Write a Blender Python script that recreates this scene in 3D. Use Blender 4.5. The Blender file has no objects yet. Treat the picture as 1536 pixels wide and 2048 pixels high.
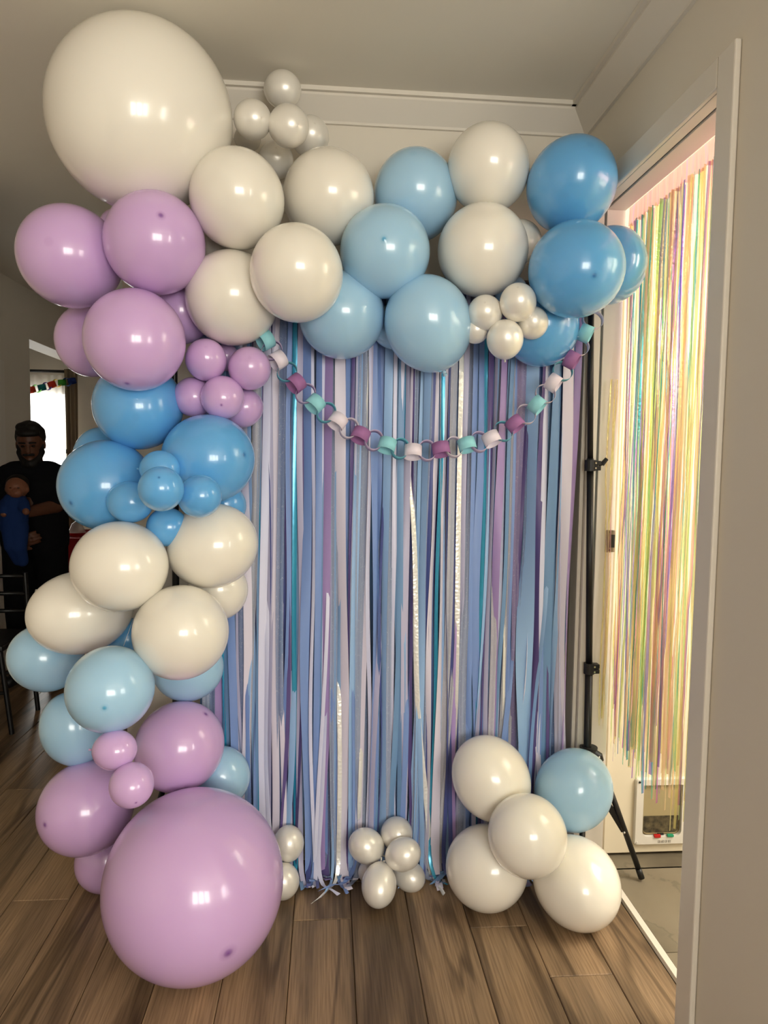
import bpy, bmesh, math, random
from mathutils import Vector, Matrix
random.seed(7)
SC = bpy.context.scene
COL = SC.collection
D = bpy.data

# ------------------------------------------------------------------ camera, world, lights, exposure
FPX = 1400.0                       # focal length in pixels of the 1536x2048 frame
CAM_H = 1.45
CX = Vector((0.99660, -0.00905, -0.08070))   # world axes expressed in camera axes (rows)
yw = Vector((-113.0, 99.0, -1400.0)).normalized()
dn = Vector((-0.0147*19798.0, -19798.0, -1400.0)); dn = dn - dn.dot(yw)*yw
zw = -dn.normalized(); xw = yw.cross(zw)
RM = Matrix((xw, yw, zw))          # world = RM @ cam
cam_d = D.cameras.new('camera'); cam = D.objects.new('camera', cam_d); COL.objects.link(cam)
cam.matrix_world = Matrix.Translation((0, 0, CAM_H)) @ RM.to_4x4()
cam_d.sensor_fit = 'VERTICAL'; cam_d.sensor_height = 36.0; cam_d.sensor_width = 27.0
cam_d.lens = FPX/2048.0*36.0; cam_d.clip_start = 0.02; cam_d.clip_end = 100
SC.camera = cam

def ray(px, py): return (RM @ Vector((px-768.0, -(py-1024.0), -FPX))).normalized()
def at(px, py, Y):
    r = ray(px, py); return r*(Y/r.y)+Vector((0, 0, CAM_H))
def atX(px, py, X):
    r = ray(px, py); return r*(X/r.x)+Vector((0, 0, CAM_H))
def atZ(px, py, Z=0.0):
    r = ray(px, py); return r*((Z-CAM_H)/r.z)+Vector((0, 0, CAM_H))

def srgb(r, g, b):
    f = lambda c: (c/255.0/12.92 if c/255.0 <= 0.04045 else ((c/255.0+0.055)/1.055)**2.4)
    return (f(r), f(g), f(b), 1.0)

SC.view_settings.view_transform = 'Standard'; SC.view_settings.look = 'None'
SC.view_settings.gamma = 1.0; SC.view_settings.use_curve_mapping = False
SC.view_settings.exposure = 0.0
W = D.worlds.new('sky'); SC.world = W; W.use_nodes = True
W.node_tree.nodes['Background'].inputs[0].default_value = (0.95, 0.97, 1.0, 1)
W.node_tree.nodes['Background'].inputs[1].default_value = 4.5

def area(name, loc, target, sx, sy, power, color):
    l = D.lights.new(name, 'AREA'); l.shape = 'RECTANGLE'; l.size = sx; l.size_y = sy
    l.energy = power; l.color = color
    o = D.objects.new(name, l); COL.objects.link(o); o.location = loc
    o.rotation_euler = (Vector(target)-Vector(loc)).to_track_quat('-Z', 'Y').to_euler()
    o['kind'] = 'helper'
    return o
# daylight through the windows behind and beside the photographer
for k in range(3):
    area('window_daylight', (0.35+0.62*k, -2.42, 1.62), (0.35+0.62*k, 0, 1.95), 0.5, 1.15, 27, (1.0, 0.95, 0.82))
for k in range(2):
    area('window_daylight', (3.32, -0.9-0.85*k, 1.65), (0, -0.9-0.85*k, 1.9), 0.62, 1.2, 22, (1.0, 0.94, 0.80))
# laundry window, right of the door, then an added fill
area('laundry_day_and_fill', (2.3, 1.35, 2.1), (0.8, 1.9, 0.4), 0.9, 0.9, 47, (1.0, 0.93, 0.79))
area('laundry_day_and_fill', (1.95, 1.0, 1.55), (1.05, 2.4, 1.2), 0.7, 1.1, 14, (1.0, 0.95, 0.86))  # added fill lamp brightening door, foil and far jamb; no window here
area('dining_daylight', (-2.68, 6.985, 1.2), (-2.68, 5.0, 1.2), 0.34, 1.7, 9, (0.97, 0.98, 1.0))

# ------------------------------------------------------------------ material helpers
def mat(name, color, rough=0.5, spec=0.5, metal=0.0, **kw):
    m = D.materials.new(name); m.use_nodes = True
    b = m.node_tree.nodes['Principled BSDF']
    b.inputs['Base Color'].default_value = color
    b.inputs['Roughness'].default_value = rough
    b.inputs['Specular IOR Level'].default_value = spec
    b.inputs['Metallic'].default_value = metal
    for k, v in kw.items(): b.inputs[k.replace('_', ' ')].default_value = v
    return m
def nodes(m): return m.node_tree.nodes, m.node_tree.links, m.node_tree.nodes['Principled BSDF']
def ramp(N, stops, interp='LINEAR'):
    r = N.new('ShaderNodeValToRGB'); r.color_ramp.interpolation = interp
    e = r.color_ramp.elements
    while len(e) < len(stops): e.new(0.5)
    for k, (p, c) in enumerate(stops): e[k].position = p; e[k].color = c
    return r
def bump(m, scale=60, strength=0.1, detail=4, coord='Object', stretch=None, dist=0.002):
    N, L, b = nodes(m)
    tc = N.new('ShaderNodeTexCoord'); n = N.new('ShaderNodeTexNoise'); n.inputs['Scale'].default_value = scale
    n.inputs['Detail'].default_value = detail
    src = tc.outputs[coord]
    if stretch:
        mp = N.new('ShaderNodeMapping'); mp.inputs['Scale'].default_value = stretch
        L.new(src, mp.inputs[0]); src = mp.outputs[0]
    L.new(src, n.inputs['Vector'])
    bp = N.new('ShaderNodeBump'); bp.inputs['Strength'].default_value = strength; bp.inputs['Distance'].default_value = dist
    L.new(n.outputs['Fac'], bp.inputs['Height']); L.new(bp.outputs[0], b.inputs['Normal'])
    return m
def paint(name, c, rough=0.6, var=0.03):
    m = mat(name, c, rough, 0.3); N, L, b = nodes(m)
    tc = N.new('ShaderNodeTexCoord'); n = N.new('ShaderNodeTexNoise'); n.inputs['Scale'].default_value = 1.3; n.inputs['Detail'].default_value = 5
    L.new(tc.outputs['Object'], n.inputs['Vector'])
    r = ramp(N, [(0.3, (c[0]*(1-var), c[1]*(1-var), c[2]*(1-var), 1)), (0.7, c)])
    L.new(n.outputs['Fac'], r.inputs[0]); L.new(r.outputs[0], b.inputs['Base Color'])
    n2 = N.new('ShaderNodeTexNoise'); n2.inputs['Scale'].default_value = 180
    L.new(tc.outputs['Object'], n2.inputs['Vector'])
    bp = N.new('ShaderNodeBump'); bp.inputs['Strength'].default_value = 0.06; bp.inputs['Distance'].default_value = 0.001
    L.new(n2.outputs['Fac'], bp.inputs['Height']); L.new(bp.outputs[0], b.inputs['Normal'])
    return m

# ------------------------------------------------------------------ mesh helpers
def tag(o, label=None, cat=None, group=None, kind=None):
    if label: o['label'] = label
    if cat: o['category'] = cat
    if group: o['group'] = group
    if kind: o['kind'] = kind
    return o
def empty(name, loc=(0, 0, 0)):
    o = D.objects.new(name, None); COL.objects.link(o); o.location = loc; o.empty_display_size = 0.05
    return o
def link_mesh(name, me, m=None, parent=None, smooth=False):
    o = D.objects.new(name, me); COL.objects.link(o)
    if m is not None and not me.materials: me.materials.append(m)
    if smooth:
        for p in me.polygons: p.use_smooth = True
    if parent is not None:
        o.parent = parent
        o.matrix_parent_inverse = Matrix.Translation(-parent.location) if parent.type == 'EMPTY' else parent.matrix_world.inverted()
    return o
def obj(name, bm, m=None, parent=None, smooth=False):
    me = D.meshes.new(name); bmesh.ops.recalc_face_normals(bm, faces=bm.faces[:]); bm.to_mesh(me); bm.free()
    return link_mesh(name, me, m, parent, smooth)
def mesh(name, vs, fs, m=None, parent=None, smooth=False):
    me = D.meshes.new(name); me.from_pydata([tuple(v) for v in vs], [], fs); me.update()
    return link_mesh(name, me, m, parent, smooth)
def bx(bm, lo, hi, bev=0.0):
    vs = [bm.verts.new((x, y, z)) for x in (lo[0], hi[0]) for y in (lo[1], hi[1]) for z in (lo[2], hi[2])]
    fs = [bm.faces.new([vs[i] for i in f]) for f in ((0, 1, 3, 2), (4, 6, 7, 5), (0, 4, 5, 1), (2, 3, 7, 6), (0, 2, 6, 4), (1, 5, 7, 3))]
    if bev > 0:
        es = list({e for f in fs for e in f.edges})
        bmesh.ops.bevel(bm, geom=es, offset=bev, segments=2, affect='EDGES', profile=0.5)
def box(name, lo, hi, m, parent=None, bev=0.0):
    bm = bmesh.new(); bx(bm, lo, hi, bev); return obj(name, bm, m, parent)
def tube(bm, pts, rads, seg=12, cap=True):
    rings = []
    n = len(pts); pts = [Vector(p) for p in pts]
    up = None
    for k in range(n):
        t = (pts[min(k+1, n-1)]-pts[max(k-1, 0)]).normalized()
        if up is None:
            up = t.cross(Vector((0, 0, 1)))
            if up.length < 1e-3: up = t.cross(Vector((0, 1, 0)))
        up = (up-up.dot(t)*t).normalized(); v = t.cross(up)
        r = rads[k] if isinstance(rads, (list, tuple)) else rads
        rings.append([bm.verts.new(pts[k]+r*(math.cos(a)*up+math.sin(a)*v)) for a in [2*math.pi*i/seg for i in range(seg)]])
    for k in range(n-1):
        for i in range(seg):
            bm.faces.new((rings[k][i], rings[k][(i+1) % seg], rings[k+1][(i+1) % seg], rings[k+1][i]))
    if cap: bm.faces.new(rings[0][::-1]); bm.faces.new(rings[-1])
def rod(name, a, b, r, m, parent=None, seg=14, r2=None):
    bm = bmesh.new(); tube(bm, [a, b], [r, r2 if r2 else r], seg); o = obj(name, bm, m, parent)
    for p in o.data.polygons: p.use_smooth = len(p.vertices) == 4
    return o
def prism_x(bm, prof, x0, x1):   # prof: (y,z) list
    a = [bm.verts.new((x0, y, z)) for y, z in prof]; b = [bm.verts.new((x1, y, z)) for y, z in prof]
    n = len(prof)
    for i in range(n): bm.faces.new((a[i], a[(i+1) % n], b[(i+1) % n], b[i]))
    bm.faces.new(a); bm.faces.new(b[::-1])
def prism_y(bm, prof, y0, y1):   # prof: (x,z)
    a = [bm.verts.new((x, y0, z)) for x, z in prof]; b = [bm.verts.new((x, y1, z)) for x, z in prof]
    n = len(prof)
    for i in range(n): bm.faces.new((a[i], a[(i+1) % n], b[(i+1) % n], b[i]))
    bm.faces.new(a); bm.faces.new(b[::-1])
def struct(o): o['kind'] = 'structure'; return o

# ------------------------------------------------------------------ the room
CEIL = 2.69; BY = 2.49; RX = 0.90; OY0 = 1.608; OY1 = 2.395; HZ = 2.322; XI = 1.004; LY = 2.46
WALLP = paint('wall_paint', srgb(226, 218, 204)); CEILP = paint('ceiling_paint', srgb(236, 230, 218), 0.8)
TRIM = paint('trim_enamel', srgb(228, 221, 210), 0.35, 0.01)
DOORP = paint('door_enamel', srgb(232, 222, 200), 0.4, 0.01)
struct(box('wall_back', (-0.70, BY, 0), (RX+0.001, BY+0.11, CEIL), WALLP))
# right wall with the opening to the laundry
bm = bmesh.new()
bx(bm, (RX, 0.85, 0), (XI-0.004, OY0, CEIL)); bx(bm, (RX, OY0, HZ+0.018), (XI-0.004, OY1, CEIL)); bx(bm, (RX, OY1, 0), (XI-0.004, LY+0.15, CEIL))
wr = struct(obj('wall_right', bm, WALLP))
# jamb lining with its slot: two boards with a dark gap between, on head and both sides
GAP0, GAP1 = 0.932, 0.941
SLOT = mat('slot_shadow', srgb(120, 122, 118), 0.9)
def lining(name, y0, y1, z0, z1, parent):
    bm = bmesh.new()
    bx(bm, (RX-0.001, y0, z0), (GAP0, y1, z1), 0.0015); bx(bm, (GAP1, y0, z0), (XI+0.003, y1, z1), 0.0015)
    o = obj(name, bm, TRIM, parent)
    bm = bmesh.new(); e = 0.004
    bx(bm, (GAP0-.001, y0, z0+0.006), (GAP1+.001, y1, z1-0.001))
    obj('slot', bm, SLOT, o)
trim = struct(empty('trim_1', (RX, OY0, 0)))
lining('head_lining', OY0, OY1, HZ, HZ+0.018, trim)
# side linings (far one faces the camera)
for nm, ya, yb in (('far_jamb_lining', OY1-0.018, OY1), ('near_jamb_lining', OY0, OY0+0.018)):
    bm = bmesh.new(); bx(bm, (RX-0.001, ya, 0), (GAP0, yb, HZ), 0.0015); bx(bm, (GAP1, ya, 0), (XI+0.003, yb, HZ), 0.0015)
    o = obj(nm, bm, TRIM, trim)
    box('slot', (GAP0-0.001, ya+0.006, 0), (GAP1+0.001, yb-0.002, HZ), SLOT, o)
# architraves on the room side
AW = 0.071; AT = 0.016
bm = bmesh.new(); bx(bm, (RX-AT, OY0-AW, 0), (RX-0.001, OY0, HZ+AW), 0.004); obj('near_architrave', bm, TRIM, trim)
bm = bmesh.new(); bx(bm, (RX-AT, OY0, HZ), (RX-0.001, OY1, HZ+AW), 0.004); obj('head_architrave', bm, TRIM, trim)
bm = bmesh.new(); bx(bm, (RX-AT, OY1, 0), (RX-0.001, OY1+AW, HZ+AW), 0.004); obj('far_architrave', bm, TRIM, trim)
# cornices: back and right
def cornice(s=1):
    return [(0, -0.088), (0.011*s, -0.088), (0.011*s, -0.079), (0.066*s, -0.022), (0.066*s, -0.014), (0.080*s, -0.014), (0.080*s, 0), (0, 0)]
bm = bmesh.new(); prism_x(bm, [(BY-a, CEIL+z) for a, z in cornice()], -0.70, RX)
struct(obj('trim_2', bm, TRIM))
bm = bmesh.new(); prism_y(bm, [(RX-a, CEIL+z) for a, z in cornice()], 0.85, BY)
struct(obj('trim_3', bm, TRIM))
# ceiling, floor slab
struct(box('ceiling', (-5.2, -2.6, CEIL), (3.5, 7.1, CEIL+0.1), CEILP))
SLAB = mat('screed', srgb(60, 48, 38), 0.9)
fl = struct(box('floor', (-5.2, -2.6, -0.12), (3.5, 7.1, -0.010), SLAB))
# other walls (out of frame or far)
struct(box('wall_near_left', (-2.38, -2.5, 0), (-2.2, 5.43, CEIL), WALLP))
struct(box('wall_left_header', (-2.38, 5.43, 2.325), (-2.2, 7.0, CEIL), WALLP))
def wall_with_holes(name, axis, c0, c1, u0, u1, holes, z1=CEIL, z0=0):
    bm = bmesh.new()
    def seg(a, b, za, zb):
        if b-a < 1e-4 or zb-za < 1e-4: return
        if axis == 'y': bx(bm, (a, c0, za), (b, c1, zb))
        else: bx(bm, (c0, a, za), (c1, b, zb))
    u = u0
    for (a, b, za, zb) in sorted(holes):
        seg(u, a, z0, z1); seg(a, b, z0, za); seg(a, b, zb, z1); u = b
    seg(u, u1, z0, z1)
    return struct(obj(name, bm, WALLP))
WY = 7.0
wx0 = at(-60, 900, WY).x; wx1 = at(140, 900, WY).x
wall_with_holes('wall_far', 'y', WY, WY+0.1, -5.2, 3.5, [(wx0, wx1, 0.25, 2.12)])
struct(box('wall_far_right', (-0.6, BY+0.11, 0), (-0.5, WY, CEIL), WALLP))
struct(box('wall_far_left', (-5.2, 3.0, 0), (-5.1, WY, CEIL), WALLP))
struct(box('wall_dining_near', (-5.1, 3.0, 0), (-2.38, 3.1, CEIL), WALLP))
struct(box('wall_rear_left', (-2.2, -2.6, 0), (0.0, -2.5, CEIL), WALLP))
wall_with_holes('wall_rear', 'y', -2.6, -2.5, 0.0, 3.5, [(0.1+0.62*k, 0.6+0.62*k, 1.02, 2.22) for k in range(3)])
wall_with_holes('wall_side', 'x', 3.4, 3.5, -2.5, 2.6, [(-2.07, -1.43, 1.05, 2.25), (-1.22, -0.58, 1.05, 2.25)])
struct(box('wall_laundry_near', (XI, 0.85, 0), (3.4, 0.95, CEIL), WALLP))
struct(box('wall_laundry_right', (2.75, 0.95, 0), (2.85, LY+0.1, CEIL), WALLP))
# window frames in the rear walls, one each
for k in range(3):
    f = struct(empty('window_%d' % (k+2), (0.35+0.62*k, -2.5, 1.0)))
    x0, x1 = 0.1+0.62*k, 0.6+0.62*k
    bm = bmesh.new()
    for lo, hi in (((x0, -2.56, 1.02), (x0+.03, -2.49, 2.22)), ((x1-.03, -2.56, 1.02), (x1, -2.49, 2.22)), ((x0, -2.56, 1.02), (x1, -2.49, 1.05)), ((x0, -2.56, 2.19), (x1, -2.49, 2.22))): bx(bm, lo, hi)
    obj('window_frame', bm, TRIM, f)
    bm = bmesh.new(); bx(bm, (x0, -2.41, 1.6), (x1, -2.38, 1.63)); obj('glazing_bar', bm, TRIM, f)
# laundry far wall and door leaf
DX0, DX1 = 1.035, 1.86
wall_with_holes('wall_laundry_back', 'y', LY, LY+0.11, XI, 2.75, [(DX0, DX1, 0.0, 2.07)])
dr = struct(box('door_1', (DX0+0.003, LY-0.022, atZ(1290, 1709, 0).z+0.012), (DX1-0.003, LY+0.02, 2.065), DOORP, bev=0.002))
struct(box('trim_4', (DX0, LY-0.005, -0.004), (DX1, LY+0.10, 0.010), mat('door_sill_metal', srgb(92, 84, 70), 0.5, metal=0.6)))

# floor planks -------------------------------------------------------
def wood_mat(name, base, tint):
    m = mat(name, base, 0.42, 0.4); N, L, b = nodes(m)
    tc = N.new('ShaderNodeTexCoord'); oi = N.new('ShaderNodeObjectInfo')
    mp = N.new('ShaderNodeMapping'); mp.inputs['Scale'].default_value = (1, 0.09, 1)
    mu = N.new('ShaderNodeVectorMath'); mu.operation = 'SCALE'; mu.inputs[0].default_value = (3.7, 9.1, 5.3)
    L.new(oi.outputs['Random'], mu.inputs['Scale'])
    ad = N.new('ShaderNodeVectorMath'); ad.operation = 'ADD'
    L.new(tc.outputs['Object'], mp.inputs[0]); L.new(mp.outputs[0], ad.inputs[0]); L.new(mu.outputs[0], ad.inputs[1])
    # cathedral rings
    n1 = N.new('ShaderNodeTexNoise'); n1.inputs['Scale'].default_value = 6.5; n1.inputs['Detail'].default_value = 2.5; n1.inputs['Distortion'].default_value = 0.6
    L.new(ad.outputs[0], n1.inputs['Vector'])
    m1 = N.new('ShaderNodeMath'); m1.operation = 'MULTIPLY'; m1.inputs[1].default_value = 26
    L.new(n1.outputs['Fac'], m1.inputs[0])
    m2 = N.new('ShaderNodeMath'); m2.operation = 'SINE'; L.new(m1.outputs[0], m2.inputs[0])
    n2 = N.new('ShaderNodeTexNoise'); n2.inputs['Scale'].default_value = 190; n2.inputs['Detail'].default_value = 3
    mp2 = N.new('ShaderNodeMapping'); mp2.inputs['Scale'].default_value = (1, 0.03, 1)
    L.new(tc.outputs['Object'], mp2.inputs[0]); L.new(mp2.outputs[0], n2.inputs['Vector'])
    n3 = N.new('ShaderNodeTexNoise'); n3.inputs['Scale'].default_value = 9; n3.inputs['Detail'].default_value = 4; L.new(ad.outputs[0], n3.inputs['Vector'])
    dk = (base[0]*0.45, base[1]*0.43, base[2]*0.42, 1); lt = (base[0]*1.45, base[1]*1.42, base[2]*1.38, 1)
    r3 = ramp(N, [(0.32, dk), (0.52, base), (0.72, lt)]); L.new(n3.outputs['Fac'], r3.inputs[0])
    r1 = ramp(N, [(0.0, (0.52, 0.50, 0.48, 1)), (0.40, (1, 1, 1, 1)), (1, (1.0, 1.0, 1.0, 1))])
    mr = N.new('ShaderNodeMapRange'); mr.inputs['From Min'].default_value = -1; L.new(m2.outputs[0], mr.inputs[0]); L.new(mr.outputs[0], r1.inputs[0])
    x1 = N.new('ShaderNodeMix'); x1.data_type = 'RGBA'; x1.blend_type = 'MULTIPLY'; x1.inputs[0].default_value = 1
    L.new(r3.outputs[0], x1.inputs[6]); L.new(r1.outputs[0], x1.inputs[7])
    r2 = ramp(N, [(0.35, (0.62, 0.6, 0.58, 1)), (0.6, (1.1, 1.1, 1.1, 1))]); L.new(n2.outputs['Fac'], r2.inputs[0])
    x2 = N.new('ShaderNodeMix'); x2.data_type = 'RGBA'; x2.blend_type = 'MULTIPLY'; x2.inputs[0].default_value = 0.75
    L.new(x1.outputs[2], x2.inputs[6]); L.new(r2.outputs[0], x2.inputs[7])
    hv = N.new('ShaderNodeHueSaturation'); hr = N.new('ShaderNodeMapRange'); hr.inputs['To Min'].default_value = 0.82; hr.inputs['To Max'].default_value = 1.16
    L.new(oi.outputs['Random'], hr.inputs[0]); L.new(hr.outputs[0], hv.inputs['Value']); L.new(x2.outputs[2], hv.inputs['Color'])
    L.new(hv.outputs[0], b.inputs['Base Color'])
    bp = N.new('ShaderNodeBump'); bp.inputs['Strength'].default_value = 0.25; bp.inputs['Distance'].default_value = 0.001
    L.new(n2.outputs['Fac'], bp.inputs['Height']); L.new(bp.outputs[0], b.inputs['Normal'])
    return m
WOOD = wood_mat('grey_brown_oak_plank', srgb(148, 123, 95), 1)
PW = 0.185
random.seed(3)
edges = []
x = 0.274+PW*3
plank_cache = {}
def plank(x0, x1, y0, y1):
    key = (round(x1-x0, 3), round(y1-y0, 2))
    if key not in plank_cache:
        bm = bmesh.new(); w, l = (x1-x0)/2-0.0008, (y1-y0)/2-0.0008
        c = 0.0022; z0, z1 = -0.010, 0.0
        lo = [bm.verts.new(v) for v in ((-w, -l, z0), (w, -l, z0), (w, l, z0), (-w, l, z0))]
        mi = [bm.verts.new(v) for v in ((-w, -l, z1-c), (w, -l, z1-c), (w, l, z1-c), (-w, l, z1-c))]
        hi = [bm.verts.new(v) for v in ((-w+c, -l+c, z1), (w-c, -l+c, z1), (w-c, l-c, z1), (-w+c, l-c, z1))]
        for a, b_ in ((lo, mi), (mi, hi)):
            for i in range(4): bm.faces.new((a[i], a[(i+1) % 4], b_[(i+1) % 4], b_[i]))
        bm.faces.new(hi)
        me = D.meshes.new('plank'); bm.to_mesh(me); bm.free(); me.materials.append(WOOD); plank_cache[key] = me
    o = D.objects.new('plank', plank_cache[key]); COL.objects.link(o); o.parent = fl
    o.location = ((x0+x1)/2, (y0+y1)/2, 0)
XT = 0.992
k = 0
while True:
    x1 = 0.274+PW*4-PW*k; x0 = x1-PW; k += 1
    if x1 < -3.2: break
    x1c = min(x1, XT)
    if x1c-x0 < 0.01: continue
    y = -0.4-random.random()*1.2 if x0 > -1.3 else 0.9-random.random()*1.2
    if abs(x0-0.274) < .01: y = 2.355-1.8*1
    if abs(x0-0.459) < .01: y = 2.07-1.8
    while y < 6.95:
        l = 1.80 if abs(x0-0.274) < .01 or abs(x0-0.459) < .01 else random.choice((1.2, 1.5, 1.8))
        if not (x1 > -0.4 and y > 2.6): plank(x0, x1c, y, min(y+l, 7.0))
        y += l
# threshold strip between plank floor and tiles
bm = bmesh.new(); prism_y(bm, [(XT, 0), (XT+0.004, 0.010), (XT+0.024, 0.010), (XT+0.031, 0.0)], OY0-0.2, OY1)
struct(obj('trim_5', bm, TRIM))
# laundry tiles
def tile_mat():
    m = mat('grey_stone_tile', srgb(128, 116, 98), 0.5, 0.4); N, L, b = nodes(m)
    tc = N.new('ShaderNodeTexCoord'); n = N.new('ShaderNodeTexNoise'); n.inputs['Scale'].default_value = 2.6; n.inputs['Detail'].default_value = 6; n.inputs['Distortion'].default_value = 0.2
    oi = N.new('ShaderNodeObjectInfo'); ad = N.new('ShaderNodeVectorMath'); ad.operation = 'ADD'
    L.new(tc.outputs['Object'], ad.inputs[0]); L.new(oi.outputs['Random'], ad.inputs[1]); L.new(ad.outputs[0], n.inputs['Vector'])
    r = ramp(N, [(0.3, srgb(98, 90, 76)), (0.485, srgb(122, 113, 96)), (0.495, srgb(110, 102, 86)), (0.505, srgb(128, 118, 101)), (0.75, srgb(140, 130, 112))])
    L.new(n.outputs['Fac'], r.inputs[0]); L.new(r.outputs[0], b.inputs['Base Color'])
    return m
TILE = tile_mat()
TS = 0.437
ty = [1.925-TS*2, 1.925-TS, 1.925, 2.352]
for i in range(4):
    tx = XT+0.031+TS*i
    for j, y0 in enumerate(ty):
        y1 = y0+TS if j < 3 else LY
        bm = bmesh.new(); bx(bm, (tx+0.0015, y0+0.0015, -0.010), (tx+TS-0.0015, y1-0.0015, -0.0005), 0.0)
        o = obj('tile', bm, TILE, fl)
GROUT = mat('grout', srgb(88, 80, 68), 0.9)
box('grout', (XT+0.031, ty[0], -0.0095), (2.75, LY, -0.003), GROUT, fl)
# left room details: door architrave strip on the left wall, cornice end, beam, baseboards
a_ = atX(4, 880, -2.2)
struct(box('trim_6', (-2.2, a_.y-0.5, 0), (-2.175, a_.y, 2.1), TRIM))
struct(box('baseboard_left', (-2.2, a_.y, 0), (-2.187, 5.43, 0.09), TRIM))
struct(box('baseboard_far', (-2.15, WY-0.014, 0), (-0.6, WY, 0.09), TRIM))
# nib wall just out of frame, whose cornice end shows at the picture's left edge
struct(box('wall_nib', (-2.2, 3.22, 0), (-1.64, 3.33, CEIL), WALLP))
p = []
bm = bmesh.new(); prism_y(bm, [(-1.64+a, CEIL+z) for a, z in cornice()], 3.14, 3.33); struct(obj('trim_7', bm, TRIM))
# back-left baseboard behind the ribbons
struct(box('baseboard_back', (-0.70, BY-0.013, 0), (RX-0.02, BY, 0.09), TRIM))
# strike plate on the far jamb
s0 = at(1211, 1060, OY1-0.018); s1 = at(1229, 1104, OY1-0.018)
STEEL = mat('brushed_steel', srgb(170, 160, 158), 0.25, metal=1.0); BLACKP = mat('black_plastic', srgb(14, 14, 15), 0.4)
sp = empty('strike_plate', ((s0.x+s1.x)/2, OY1-0.020, s1.z)); tag(sp, 'small steel latch strike plate set in the white door jamb', 'latch')
box('plate', (s0.x, OY1-0.0205, s1.z), (s1.x, OY1-0.0175, s0.z), STEEL, sp, 0.001)
box('latch_hole', (s0.x*.55+s1.x*.45, OY1-0.0212, s1.z+.016), (s1.x-.002, OY1-0.020, s0.z-.016), BLACKP, sp)
for zz in (s0.z-.007, s1.z+.007):
    rod('screw', ((s0.x*.6+s1.x*.4), OY1-0.0225, zz), ((s0.x*.6+s1.x*.4), OY1-0.020, zz), 0.0028, BLACKP, sp, 10)
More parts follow.
